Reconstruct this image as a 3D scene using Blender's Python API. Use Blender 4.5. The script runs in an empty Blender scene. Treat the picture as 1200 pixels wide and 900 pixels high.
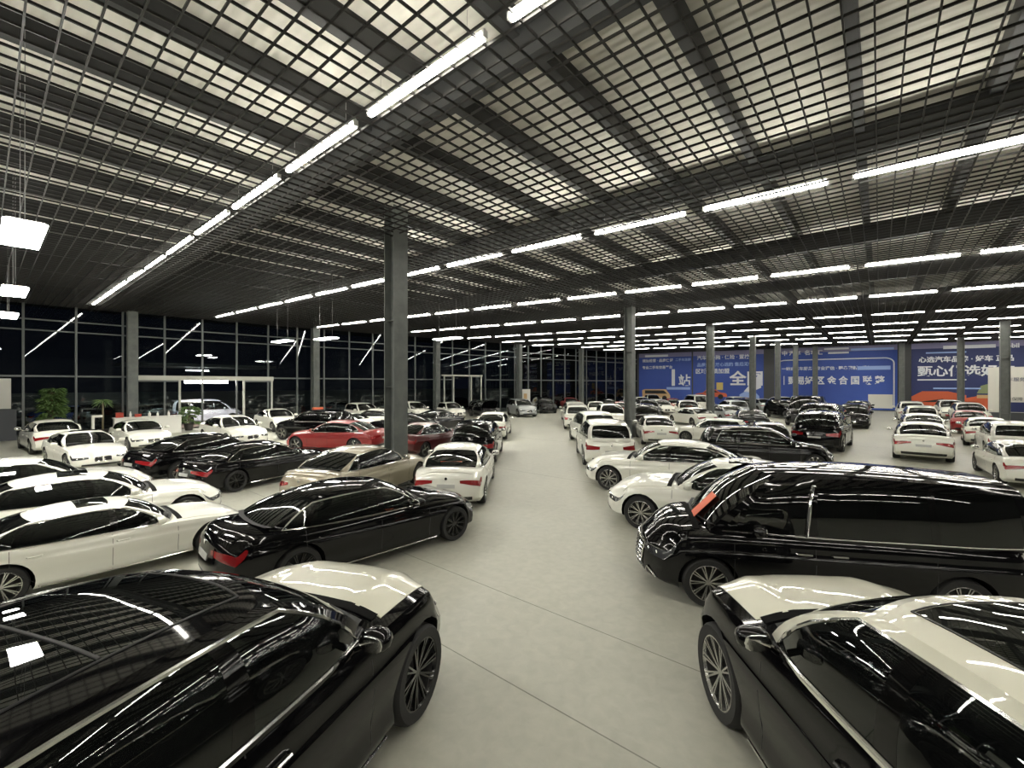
import bpy, bmesh, math, random
import numpy as np
from mathutils import Vector, Matrix

# ------------------------------------------------------------------ camera, light, exposure
SC = bpy.context.scene
COL = SC.collection
R = math.radians
CAM_H, GRID_Z, DECK_Z = 3.1, 7.6, 9.05
cam_d = bpy.data.cameras.new('camera')
cam_d.sensor_width = 36.0
cam_d.lens = 36.0 * 517.0 / 1200.0
cam_d.clip_start = 0.05
cam_d.clip_end = 400
cam = bpy.data.objects.new('camera', cam_d)
cam.location = (0, 0, CAM_H)
cam.rotation_euler = (R(90), 0, R(39.8))
COL.objects.link(cam)
SC.camera = cam
SC.view_settings.view_transform = 'Standard'
SC.view_settings.look = 'None'
SC.view_settings.gamma = 1.0
SC.view_settings.exposure = 1.72
SC.view_settings.use_curve_mapping = False
world = bpy.data.worlds.new('night')
SC.world = world
world.use_nodes = True
world.node_tree.nodes['Background'].inputs[0].default_value = (0.35, 0.45, 0.8, 1)
world.node_tree.nodes['Background'].inputs[1].default_value = 0.002
SC.cycles.use_denoising = True
SC.cycles.max_bounces = 6
SC.cycles.transparent_max_bounces = 24
SC.cycles.sample_clamp_indirect = 4.0
TUBE = 15.5
PANEL = 40.0
random.seed(7)

# ------------------------------------------------------------------ materials
def mat(name, col, rough=.5, metal=0., coat=0., spec=.5, emit=None, es=0.):
    m = bpy.data.materials.new(name); m.use_nodes = True
    b = m.node_tree.nodes['Principled BSDF']
    b.inputs['Base Color'].default_value = (*col, 1)
    b.inputs['Roughness'].default_value = rough
    b.inputs['Metallic'].default_value = metal
    b.inputs['Coat Weight'].default_value = coat
    b.inputs['Coat Roughness'].default_value = .02
    b.inputs['Specular IOR Level'].default_value = spec
    if emit:
        b.inputs['Emission Color'].default_value = (*emit, 1)
        b.inputs['Emission Strength'].default_value = es
    return m

def nodes(m):
    nt = m.node_tree
    return nt, nt.nodes, nt.links, nt.nodes['Principled BSDF']

def vary(m, scale, c1, c2, rough=None, bump=0., detail=6, lo=.35, hi=.65):
    nt, N, L, b = nodes(m)
    tc = N.new('ShaderNodeTexCoord'); n = N.new('ShaderNodeTexNoise')
    n.inputs['Scale'].default_value = scale; n.inputs['Detail'].default_value = detail
    L.new(tc.outputs['Object'], n.inputs['Vector'])
    r = N.new('ShaderNodeValToRGB')
    r.color_ramp.elements[0].color = (*c1, 1); r.color_ramp.elements[1].color = (*c2, 1)
    r.color_ramp.elements[0].position = lo; r.color_ramp.elements[1].position = hi
    L.new(n.outputs['Fac'], r.inputs['Fac']); L.new(r.outputs['Color'], b.inputs['Base Color'])
    if rough:
        mr = N.new('ShaderNodeMapRange')
        mr.inputs['To Min'].default_value = rough[0]; mr.inputs['To Max'].default_value = rough[1]
        L.new(n.outputs['Fac'], mr.inputs['Value']); L.new(mr.outputs['Result'], b.inputs['Roughness'])
    if bump:
        bp = N.new('ShaderNodeBump'); bp.inputs['Strength'].default_value = bump
        bp.inputs['Distance'].default_value = .02
        L.new(n.outputs['Fac'], bp.inputs['Height']); L.new(bp.outputs['Normal'], b.inputs['Normal'])
    return m

def glass_mat(name, tint, refl=1.5, dark=(.01, .011, .011), mixd=.35):
    m = bpy.data.materials.new(name); m.use_nodes = True
    nt = m.node_tree; N = nt.nodes; L = nt.links
    N.remove(N['Principled BSDF']); out = N['Material Output']
    fr = N.new('ShaderNodeFresnel'); fr.inputs['IOR'].default_value = refl
    gl = N.new('ShaderNodeBsdfGlossy'); gl.inputs['Roughness'].default_value = 0.0
    gl.inputs['Color'].default_value = (.95, .97, .95, 1)
    tr = N.new('ShaderNodeBsdfTransparent'); tr.inputs['Color'].default_value = (*tint, 1)
    df = N.new('ShaderNodeBsdfDiffuse'); df.inputs['Color'].default_value = (*dark, 1)
    m1 = N.new('ShaderNodeMixShader'); m1.inputs[0].default_value = mixd
    m2 = N.new('ShaderNodeMixShader')
    L.new(tr.outputs[0], m1.inputs[1]); L.new(df.outputs[0], m1.inputs[2])
    L.new(fr.outputs[0], m2.inputs[0]); L.new(m1.outputs[0], m2.inputs[1]); L.new(gl.outputs[0], m2.inputs[2])
    L.new(m2.outputs[0], out.inputs['Surface'])
    return m

M = {}
def paint(name, col, rough=.35, metal=0.):
    M[name] = mat('car_paint_' + name, col, rough, metal, 1.0)
paint('white', (.74, .735, .66)); paint('cream', (.66, .645, .53)); paint('black', (.003, .003, .0035), .05); M['black'].node_tree.nodes['Principled BSDF'].inputs['Coat Weight'].default_value = 0.; M['black'].node_tree.nodes['Principled BSDF'].inputs['Specular IOR Level'].default_value = .42
paint('red', (.26, .007, .007)); paint('champagne', (.33, .295, .22), .3, .35); paint('silver', (.40, .42, .43), .3, .5)
paint('grey', (.045, .047, .05), .3, .3); paint('blue', (.02, .05, .16)); paint('dark_red', (.075, .004, .005))
paint('lavender', (.60, .62, .72), .35, .1)
M['gloss_black'] = mat('gloss_black', (.003, .003, .003), .06)
M['glass'] = glass_mat('car_glass', (.42, .46, .42), 1.55)
M['dark_glass'] = glass_mat('dark_car_glass', (.10, .11, .10), 1.55)
M['pane'] = glass_mat('window_glass', (.72, .78, .80), 1.5, (.01, .012, .014), .12)
M['plastic'] = mat('black_plastic', (.012, .012, .012), .45)
M['well'] = mat('wheel_well', (.006, .006, .006), .9, spec=.1)
M['tyre'] = mat('tyre_rubber', (.016, .016, .016), .75)
M['rim'] = mat('alloy_rim', (.45, .45, .43), .25, .9)
M['rim_black'] = mat('black_rim', (.012, .012, .012), .2, .3, .6)
M['chrome'] = mat('chrome', (.82, .82, .80), .12, 1.)
M['tail'] = mat('tail_lamp', (.22, .008, .01), .12, 0, 1.)
M['head'] = mat('head_lamp', (.045, .047, .05), .15, .2, 1.)
M['plate'] = mat('number_plate', (.42, .42, .40), .5)
M['cabin'] = mat('cabin_trim', (.010, .010, .010), .7)
M['seat'] = mat('seat_leather', (.035, .022, .016), .5)
M['seat_light'] = mat('light_seat_leather', (.25, .20, .14), .5)
M['orange_card'] = mat('orange_card', (.75, .16, .08), .6)
M['paper'] = mat('white_card', (.7, .7, .66), .6)
M['steel'] = vary(mat('column_paint', (.11, .12, .115), .45), 3., (.095, .105, .10), (.13, .14, .13))
M['dark_steel'] = mat('roof_steel', (.022, .023, .023), .6)
M['mullion'] = mat('mullion_metal', (.13, .14, .14), .4, .2)
M['header'] = mat('door_header_metal', (.50, .50, .45), .5)
M['grille'] = mat('black_ceiling_bar', (.011, .010, .009), .5)
M['tube'] = mat('lamp_tube', (1, 1, 1), .5, emit=(1., .965, .86), es=TUBE)
M['panel'] = mat('lamp_panel', (1, 1, 1), .5, emit=(1., .98, .90), es=PANEL)
M['housing'] = mat('lamp_housing', (.5, .5, .48), .5)
M['wire'] = mat('steel_wire', (.3, .3, .3), .4, .5)
M['leaf'] = vary(mat('leaf', (.10, .18, .05), .45), 9., (.07, .14, .04), (.18, .27, .09))
M['bark'] = mat('bark', (.22, .18, .11), .8)
M['pot'] = mat('clay_pot', (.05, .045, .04), .6)
M['counter'] = mat('white_counter', (.72, .71, .66), .4)
M['blue'] = vary(mat('banner_blue', (.03, .075, .36), .6), .12, (.020, .052, .27), (.035, .085, .38))
M['navy'] = mat('banner_navy', (.014, .024, .11), .6)
M['lav'] = mat('banner_lavender', (.20, .19, .33), .6)
M['print'] = mat('banner_white_print', (.66, .68, .72), .6)
M['print_blue'] = mat('banner_pale_blue_print', (.28, .40, .72), .6)
M['orange'] = mat('banner_orange_print', (.50, .09, .03), .5)
M['tan'] = mat('banner_tan_print', (.50, .33, .16), .6)
M['yellow'] = mat('banner_yellow_print', (.55, .42, .12), .6)
M['olive'] = mat('banner_green_print', (.20, .24, .12), .6)
M['board'] = mat('white_board', (.62, .61, .56), .5)
M['red_plain'] = mat('red_plastic', (.35, .04, .02), .5)
M['asphalt'] = vary(mat('asphalt', (.03, .03, .032), .8), 1.2, (.022, .022, .025), (.04, .04, .042))
M['dark_wall'] = mat('dark_panel_wall', (.035, .037, .04), .5)
M['grey_panel'] = mat('grey_lower_panel', (.06, .065, .075), .5)
M['joint'] = mat('floor_joint', (.20, .205, .175), .9)
M['brick_red'] = mat('outside_tiles', (.14, .10, .085), .8)

# roof sheet with fine corrugation
m = mat('roof_sheet', (.30, .29, .26), .6); M['deck'] = m
nt, N, L, b = nodes(m)
tc = N.new('ShaderNodeTexCoord'); wv = N.new('ShaderNodeTexWave'); wv.bands_direction = 'Y'
wv.inputs['Scale'].default_value = 1.6; wv.inputs['Distortion'].default_value = .4
L.new(tc.outputs['Object'], wv.inputs['Vector'])
ns = N.new('ShaderNodeTexNoise'); ns.inputs['Scale'].default_value = 1.3; ns.inputs['Detail'].default_value = 8
L.new(tc.outputs['Object'], ns.inputs['Vector'])
rp = N.new('ShaderNodeValToRGB'); rp.color_ramp.elements[0].color = (.52, .505, .445, 1); rp.color_ramp.elements[1].color = (.68, .66, .59, 1)
L.new(ns.outputs['Fac'], rp.inputs['Fac']); L.new(rp.outputs['Color'], b.inputs['Base Color'])
bp = N.new('ShaderNodeBump'); bp.inputs['Strength'].default_value = .5; bp.inputs['Distance'].default_value = .03
L.new(wv.outputs['Fac'], bp.inputs['Height']); L.new(bp.outputs['Normal'], b.inputs['Normal'])

# power-floated concrete floor
m = mat('polished_concrete', (.3, .3, .27), .4); M['floor'] = m
nt, N, L, b = nodes(m)
tc = N.new('ShaderNodeTexCoord')
n1 = N.new('ShaderNodeTexNoise'); n1.inputs['Scale'].default_value = .55; n1.inputs['Detail'].default_value = 9; n1.inputs['Roughness'].default_value = .62
n2 = N.new('ShaderNodeTexNoise'); n2.inputs['Scale'].default_value = 7.; n2.inputs['Detail'].default_value = 8; n2.inputs['Distortion'].default_value = .6
mp = N.new('ShaderNodeMapping'); mp.inputs['Scale'].default_value = (1, .55, 1)
L.new(tc.outputs['Object'], mp.inputs['Vector']); L.new(mp.outputs[0], n1.inputs['Vector']); L.new(tc.outputs['Object'], n2.inputs['Vector'])
mx = N.new('ShaderNodeMix'); mx.data_type = 'FLOAT'; mx.inputs[0].default_value = .35
L.new(n1.outputs['Fac'], mx.inputs[2]); L.new(n2.outputs['Fac'], mx.inputs[3])
rp = N.new('ShaderNodeValToRGB'); rp.color_ramp.elements[0].position = .33; rp.color_ramp.elements[1].position = .68
rp.color_ramp.elements[0].color = (.33, .33, .28, 1); rp.color_ramp.elements[1].color = (.46, .455, .39, 1)
L.new(mx.outputs[0], rp.inputs['Fac']); L.new(rp.outputs['Color'], b.inputs['Base Color'])
mr = N.new('ShaderNodeMapRange'); mr.inputs['To Min'].default_value = .30; mr.inputs['To Max'].default_value = .55
L.new(n1.outputs['Fac'], mr.inputs['Value']); L.new(mr.outputs['Result'], b.inputs['Roughness'])
bp = N.new('ShaderNodeBump'); bp.inputs['Strength'].default_value = .06; bp.inputs['Distance'].default_value = .01
L.new(n2.outputs['Fac'], bp.inputs['Height']); L.new(bp.outputs['Normal'], b.inputs['Normal'])

# ------------------------------------------------------------------ mesh helpers
class MB:
    def __init__(s): s.v = []; s.f = []; s.mi = []
    def add(s, vs, fs, mi=0):
        o = len(s.v); s.v += [tuple(map(float, p)) for p in vs]
        s.f += [tuple(i + o for i in f) for f in fs]; s.mi += [mi] * len(fs); return s
    def box(s, x0, x1, y0, y1, z0, z1, mi=0):
        v = [(x, y, z) for x in (x0, x1) for y in (y0, y1) for z in (z0, z1)]
        return s.add(v, [(0, 1, 3, 2), (4, 6, 7, 5), (0, 4, 5, 1), (2, 3, 7, 6), (0, 2, 6, 4), (1, 5, 7, 3)], mi)
    def bar(s, p, q, w, h=None, mi=0, up=(0, 0, 1)):
        h = h or w; p = Vector(p); q = Vector(q); d = (q - p).normalized(); u = Vector(up)
        if abs(d.dot(u)) > .98: u = Vector((1, 0, 0))
        a = d.cross(u).normalized() * w / 2; c = a.cross(d).normalized() * h / 2
        v = [e + sa * a + sc * c for e in (p, q) for sa in (-1, 1) for sc in (-1, 1)]
        return s.add(v, [(0, 1, 3, 2), (4, 6, 7, 5), (0, 4, 5, 1), (2, 3, 7, 6), (0, 2, 6, 4), (1, 5, 7, 3)], mi)
    def tube(s, pts, r, n=6, mi=0, closed=False):
        pts = [Vector(p) for p in pts]; k = len(pts); vs = []
        for i, p in enumerate(pts):
            a = pts[(i - 1) % k] if (closed or i) else p; c = pts[(i + 1) % k] if (closed or i < k - 1) else p
            d = (c - a).normalized(); u = Vector((0, 0, 1)) if abs(d.z) < .95 else Vector((1, 0, 0))
            e = d.cross(u).normalized(); g = e.cross(d)
            rr = r[i] if isinstance(r, (list, tuple)) else r
            vs += [p + rr * (math.cos(2 * math.pi * j / n) * e + math.sin(2 * math.pi * j / n) * g) for j in range(n)]
        fs = []
        for i in range(k if closed else k - 1):
            a, c = i * n, ((i + 1) % k) * n
            fs += [(a + j, a + (j + 1) % n, c + (j + 1) % n, c + j) for j in range(n)]
        if not closed: fs += [tuple(range(n))[::-1], tuple((k - 1) * n + j for j in range(n))]
        return s.add(vs, fs, mi)
    def ell(s, c, r, nu=12, nv=8, mi=0, pw=1.):
        vs = []; fs = []
        sg = lambda t: math.copysign(abs(t) ** pw, t)
        for i in range(nv + 1):
            t = math.pi * i / nv - math.pi / 2
            for j in range(nu):
                a = 2 * math.pi * j / nu
                vs.append((c[0] + r[0] * sg(math.cos(t)) * sg(math.cos(a)), c[1] + r[1] * sg(math.cos(t)) * sg(math.sin(a)), c[2] + r[2] * sg(math.sin(t))))
        for i in range(nv):
            fs += [(i * nu + j, i * nu + (j + 1) % nu, (i + 1) * nu + (j + 1) % nu, (i + 1) * nu + j) for j in range(nu)]
        return s.add(vs, fs, mi)
    def mesh(s, name, mats, smooth=False, ang=40, fix=True):
        me = bpy.data.meshes.new(name); me.from_pydata(s.v, [], s.f)
        for x in (mats if isinstance(mats, (list, tuple)) else [mats]): me.materials.append(x)
        if len(set(s.mi)) > 1 or any(s.mi): me.polygons.foreach_set('material_index', s.mi)
        if fix:
            bm = bmesh.new(); bm.from_mesh(me)
            bmesh.ops.remove_doubles(bm, verts=bm.verts, dist=1e-5)
            bmesh.ops.recalc_face_normals(bm, faces=bm.faces); bm.to_mesh(me); bm.free()
        if smooth:
            me.polygons.foreach_set('use_smooth', [True] * len(me.polygons)); me.set_sharp_from_angle(angle=R(ang))
        me.update(); return me

def ob(name, me, parent=None, loc=None, link=True):
    o = bpy.data.objects.new(name, me)
    if parent: o.parent = parent
    if loc: o.location = loc
    if link: COL.objects.link(o)
    return o
def empty(name, loc=(0, 0, 0), rz=0, link=True):
    o = bpy.data.objects.new(name, None); o.location = loc; o.rotation_euler = (0, 0, rz); o.empty_display_size = .1
    if link: COL.objects.link(o)
    return o
def tag(o, label, cat, group=None, kind=None):
    if label: o['label'] = label
    if cat: o['category'] = cat
    if group: o['group'] = group
    if kind: o['kind'] = kind
    return o
def struct(name, me, parent=None, loc=None):
    o = ob(name, me, parent, loc); 
    if parent is None: o['kind'] = 'structure'
    return o
KIDS = {}
def kids(o):
    return KIDS.setdefault(o.name, list(o.children))
def copy_tree(o, parent=None):
    c = o.copy(); COL.objects.link(c)
    if parent: c.parent = parent
    for ch in kids(o): copy_tree(ch, c)
    return c
ORD = 'first second third fourth fifth sixth seventh eighth ninth tenth eleventh twelfth thirteenth fourteenth fifteenth sixteenth seventeenth eighteenth nineteenth twentieth twenty-first twenty-second twenty-third twenty-fourth twenty-fifth twenty-sixth'.split()

# ------------------------------------------------------------------ the hall
# the glass wall follows a gentle curve: x and heading of the wall line as functions of y
def xwall(y):
    y = max(y, 4.); return -36.6 + (.00525 * (y - 4) ** 2 if y < 20.2 else .00525 * 16.2 ** 2 + .17 * (y - 20.2))
_W = [(-10.0, 0.)]
while _W[-1][0] < 75:
    y0_, d0_ = _W[-1]; _W.append((y0_ + .05, d0_ + math.hypot(.05, xwall(y0_ + .05) - xwall(y0_))))
_WY = np.array([a for a, b in _W]); _WS = np.array([b for a, b in _W]) - 11.0     # s = 0 at y = 1
BAY = 2.1; NBAY = 36
def wang(s): y = float(np.interp(s, _WS, _WY)); return math.atan2(.2, xwall(y + .1) - xwall(y - .1))
def wallpt(s, out=0.):   # s measured along the wall from y = 1
    y = float(np.interp(s, _WS, _WY)); a = wang(s); return (xwall(y) - math.sin(a) * out, y + math.cos(a) * out)
struct('floor', MB().box(-38, 36, -18, 72, -.3, 0).mesh('floor', M['floor']))
fl = bpy.data.objects['floor']
for y, x0, x1 in ((3.5, -14, 6), (4.95, -14, 6), (12.2, -34, 30), (20.0, -34, 30), (28.0, -30, 30), (36.0, -30, 30)):
    ob('floor_joint', MB().box(x0, x1, y - .006, y + .006, -.01, .0008).mesh('floor_joint', M['joint']), fl)
struct('ground_outside', MB().box(-140, -38, -60, 130, -.3, -.04).mesh('ground_outside', M['asphalt']))
struct('ceiling', MB().box(-38.5, 36, -18, 72, DECK_Z, DECK_Z + .1).mesh('ceiling', M['deck']))
ceil = bpy.data.objects['ceiling']
pur = MB().box(-.10, .10, -18, 72, -.42, 0).mesh('purlin', M['dark_steel'])
k = -18
while -.35 + 2.07 * k < 35:
    ob('purlin', pur, ceil, (-.35 + 2.07 * k, 0, DECK_Z)); k += 1
raf = MB().box(-38.5, 36, -.14, .14, -.62, -.58).box(-38.5, 36, -.14, .14, -.04, 0).box(-38.5, 36, -.05, .05, -.6, 0).mesh('rafter', M['dark_steel'])
for y in [-11.0, -3.0, 5.5] + [12.4 + 7.8 * i for i in range(0, 8)]:
    ob('rafter', raf, ceil, (0, y, DECK_Z - .29))
# open-cell black ceiling grille
CELL = .307
gr = empty('ceiling_grille', (0, 0, 0)); gr['kind'] = 'structure'
xb = MB().box(-.011, .011, -18, 71, 0, .038).mesh('grille_bar', M['grille'])
yb = MB().box(-38, 35, -.011, .011, 0, .038).mesh('grille_bar', M['grille'])
xs = [-.66 + CELL * i for i in range(-121, 115)]; ys = [.02 + CELL * i for i in range(-56, 231)]
near_x = sorted(xs, key=lambda v: abs(v + 4))[:150]; near_y = sorted(ys, key=lambda v: abs(v - 12))[:150]
for x in near_x: ob('grille_bar', xb, gr, (x, 0, GRID_Z))
for y in near_y: ob('grille_bar', yb, gr, (0, y, GRID_Z))
far = MB()
for x in sorted(set(xs) - set(near_x)): far.box(x - .011, x + .011, -18, 71, GRID_Z, GRID_Z + .038)
for y in sorted(set(ys) - set(near_y)): far.box(-38, 35, y - .011, y + .011, GRID_Z, GRID_Z + .038)
o = ob('far_grille_bars', far.mesh('far_grille_bars', M['grille'], fix=False), gr); o['kind'] = 'stuff'

# glass wall, bay by bay
bay_full = dict(mul=MB().box(-.05, .05, -.09, .05, 0, GRID_Z + 1.45).mesh('mullion', M['mullion']))
def tr(z, h=.07, mt='mullion', w=BAY): return MB().box(.05, w - .05, -.06, .04, z - h / 2, z + h / 2).mesh('transom', M[mt])
T_mid, T_a, T_b = tr(3.55, .1), tr(6.15), tr(6.75)
P_low = MB().box(.04, BAY - .04, -.012, .0, .05, 3.5).mesh('pane', M['pane'])
P_mid = MB().box(.04, BAY - .04, -.012, .0, 3.6, 6.12).mesh('pane', M['pane'])
P_top = MB().box(.04, BAY - .04, -.012, .0, 6.18, 6.72).mesh('pane', M['pane'])
P_hi = MB().box(.04, BAY - .04, -.012, .0, 6.78, GRID_Z + 1.45).mesh('pane', M['pane'])
T_bot = MB().box(.05, BAY - .05, -.06, .04, 0, .08).mesh('sill', M['mullion'])
S0 = .45 - 5 * BAY
for i in range(NBAY):
    s = S0 + i * BAY; x, y = wallpt(s); x2, y2 = wallpt(s + BAY)
    w = empty('window_%d' % (i + 1), (x, y, 0), math.atan2(y2 - y, x2 - x)); w['kind'] = 'structure'
    ob('mullion', bay_full['mul'], w)
    for t in (T_a, T_b): ob('transom', t, w)
    for p in (P_mid, P_top, P_hi): ob('pane', p, w)
    if 5.0 < s < 12.6: continue           # open entrance
    if 28.2 < s < 33: continue            # second entrance
    ob('transom', T_mid, w); ob('sill', T_bot, w)
    ob('pane', P_low, w)
def doorway(n, s0, s1, posts, leaves, zh, hw):
    x, y = wallpt(s0); x2, y2 = wallpt(s1); d = empty('door_%d' % n, (x, y, 0), math.atan2(y2 - y, x2 - x)); d['kind'] = 'structure'; Lw = s1 - s0
    ob('header', MB().box(0, Lw, -.12, .16, zh, zh + hw).mesh('header', M['header']), d)
    for p in posts: ob('post', MB().box(p - .06, p + .06, -.07, .07, 0, zh).mesh('post', M['header']), d)
    for a, c in leaves:
        g = ob('door_leaf', MB().box(a + .06, c - .06, -.04, .04, 0, .1).box(a + .06, c - .06, -.04, .04, zh - .1, zh).mesh('door_leaf', M['mullion']), d)
        ob('pane', MB().box(a + .06, c - .06, -.01, .0, .1, zh - .1).mesh('pane', M['pane']), g)
doorway(1, 5.2, 13.4, [2.35, 6.2, 8.1], [(0.1, 2.35), (6.2, 8.1)], 3.35, .30)
doorway(2, 28.6, 33.6, [.3, 1.4, 3.6, 4.9], [(.3, 1.4), (3.6, 4.9)], 3.9, .14)
# lower grey panel and white board left of the first mullion in view
WANG = wang(0)
x, y = wallpt(.0, -.1)
o = ob('white_board', MB().box(-2.2, 0, -.02, .02, 1.75, 3.4).mesh('white_board', M['board']), None, (x, y, 0)); o.rotation_euler = (0, 0, WANG)
tag(o, 'white board on the glass wall at the left edge, above grey panels', 'board')
x, y = wallpt(.2, -.06)
o = struct('trim_1', MB().box(-8, 0, -.02, .02, 0, 1.7).mesh('trim_1', M['grey_panel']), None, (x, y, 0)); o.rotation_euler = (0, 0, WANG)

# other walls
struct('wall_back', MB().box(-40, 36, -18.3, -18, 0, 9).mesh('wall_back', M['dark_wall']))
struct('wall_right', MB().box(35, 35.3, -18, 72, 0, 9).mesh('wall_right', M['dark_wall']))
FP0 = np.array([-29.2, 62.6]); FDIR = np.array([38.3, 4.9]); FDIR /= np.linalg.norm(FDIR); FANG = math.atan2(FDIR[1], FDIR[0])
def farpt(s, out=0.): p = FP0 + FDIR * s; return (p[0] + FDIR[1] * out, p[1] - FDIR[0] * out)
w = empty('wall_far', (FP0[0], FP0[1], 0), FANG); w['kind'] = 'structure'
ob('wall_panel', MB().box(-3, 66, .05, .3, 0, 9).mesh('wall_panel', M['dark_wall']), w)
# glazed strip at the right end of the far wall
for k in range(8):
    ob('mullion', MB().box(44 + 2.4 * k, 44.1 + 2.4 * k, -.1, .04, 0, 8.5).mesh('mullion', M['mullion']), w)
ob('pane', MB().box(41, 62, -.03, -.02, 0, 8.5).mesh('pane', M['pane']), w)
ob('transom', MB().box(41, 62, -.1, .03, 5.3, 5.5).mesh('transom', M['header']), w)

# ------------------------------------------------------------------ columns
colm = MB().box(.215, .245, -.25, .25, 0, DECK_Z - .62).box(-.245, -.215, -.25, .25, 0, DECK_Z - .62).box(-.215, .215, -.02, .02, 0, DECK_Z - .62)
for zz in (1.0, 3.0, 5.0): colm.box(-.215, .215, -.2, .2, zz, zz + .012)
colm = colm.mesh('column', M['steel'])
basem = MB().box(-.33, .33, -.33, .33, 0, .03).mesh('base_plate', M['dark_steel'])
plac = MB().box(-.07, .07, -.262, -.242, 1.5, 1.7).mesh('notice', M['paper'])
COLS = [((-11.3, 8.05), 'thick grey steel column beside the white sedan, nearest of all'),
        ((-11.3, 24.4), 'grey steel column behind the two white cars right of the aisle'),
        ((-10.1, 36.2), 'grey steel column, third in the central line from the front'),
        ((-9.2, 46.5), 'grey steel column, fourth in the central line from the front'),
        ((-8.3, 54.0), 'grey steel column, fifth in the central line, before the banner'),
        ((-7.5, 60.5), 'grey steel column, sixth in the central line, before the banner'),
        ((-5.9, 63.6), 'grey steel column, last in the central line, against the banner'),
        ((6.9, 46.9), 'grey steel column standing before the white boards on the right'),
        ((6.05, 60.7), 'slim far grey column in front of the orange car banner'),
        ((1.9, 65.4), 'far grey column dividing the two blue banners'),
        (wallpt(5.0, -.75), 'grey column at the glass wall beside the white counter'),
        (wallpt(16.3, -.75), 'grey column at the glass wall with an orange box at its foot'),
        (wallpt(27.6, -.75), 'grey column at the glass wall left of the second entrance'),
        (wallpt(38.3, -.75), 'grey column at the glass wall right of the second entrance'),
        (wallpt(49.0, -.75), 'grey column at the far end of the glass wall')]
for (x, y), lb in COLS:
    c = empty('steel_column', (x, y, 0)); tag(c, lb, 'column', 'steel columns of the hall')
    ob('shaft', colm, c); ob('base_plate', basem, c)

# ------------------------------------------------------------------ lamps
LP = 3.07
tube = MB().tube([(-1.29, 0, 0), (1.29, 0, 0)], .060, 10).mesh('tube', M['tube'], True, 60)
hous = MB().box(-1.33, 1.33, -.015, .015, .058, .085).box(-1.34, -1.29, -.04, .04, -.04, .06).box(1.29, 1.34, -.04, .04, -.04, .06).mesh('housing', M['housing'])
hook = MB().tube([(0, 0, .08), (0, 0, .50)], .004, 4).mesh('hanger', M['wire'])
lamp0 = empty('tube_lamp', link=False)
for nm, me in (('tube', tube), ('housing', hous), ('hanger', hook), ('hanger', hook)): ob(nm, me, lamp0, link=False)
KIDS[lamp0.name] = [o for o in bpy.data.objects if o.parent == lamp0]
for o in KIDS[lamp0.name]: KIDS[o.name] = []
hk = [o for o in KIDS[lamp0.name] if o.name.startswith('hanger')]; hk[0].location.x = -1; hk[1].location.x = 1
# rows: (y at x=-37, y at x=0)
ROWS = [(4.0, 4.2), (9.9, 12.2), (16.6, 21.6), (22.7, 29.4), (29.3, 37.1), (34.3, 43.1), (39.6, 48.8), (44.6, 54.2), (50.0, 60.3), (-4.2, -4.2), (-11.5, -11.5)]
for r_, (ya, yb_) in enumerate(ROWS):
    sl = (yb_ - ya) / 37.; ang = math.atan(sl); n = -12; cnt = 0
    for n in range(-12, 11):
        x = -.66 + (n + .5) * LP
        if x > 33: break
        if r_ >= 9 and x < -20: continue
        y = yb_ + sl * x
        xw = xwall(y)
        if x < xw + 1.6 or y > 66: continue
        cnt += 1
        c = copy_tree(lamp0); c.location = (x, y, GRID_Z + .035); c.rotation_euler = (0, 0, ang)
        rn = ORD[r_] + ' ceiling row' if r_ < 9 else ('row behind the viewer' if r_ == 9 else 'last row behind the viewer')
        tag(c, 'bare white tube lamp in the %s, %s from the glass wall' % (rn, ORD[cnt - 1]), 'lamp', 'tube lamps in ceiling rows')
# hanging flat panels
pan = MB().box(-.95, .95, -.24, .24, 0, .02).mesh('light_panel', M['panel'])
frm = MB().box(-.92, .92, -.21, .21, .021, .05).mesh('housing', M['housing'])
HZ = CAM_H + 2.5
for (x, y, z, lb) in ((-11.1, .43, HZ, 'large bright hanging panel lamp at the left edge, nearest of its line'), (-18.1, .55, HZ, 'second bright hanging panel lamp along the left edge'),
                  (-24.6, .6, HZ, 'third hanging panel lamp along the left edge, smallest looking'),
                  (-27.0, 11.3, HZ, 'hanging panel lamp before the glass wall above the white sedans'),
                  (-23.6, 12.2, HZ, 'hanging panel lamp just left of the orange-footed wall column'), (-18.4, 16.5, HZ, 'hanging panel lamp seen right beside the nearest column')):
    c = empty('panel_lamp', (x, y, z)); tag(c, lb, 'lamp', 'hanging panel lamps')
    ob('light_panel', pan, c); ob('housing', frm, c)
    ob('suspension_wire', MB().tube([(-.7, 0, .07), (-.7, 0, DECK_Z - z)], .006, 5).tube([(.7, 0, .07), (.7, 0, DECK_Z - z)], .006, 5).mesh('suspension_wire', M['wire']), c)

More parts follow.
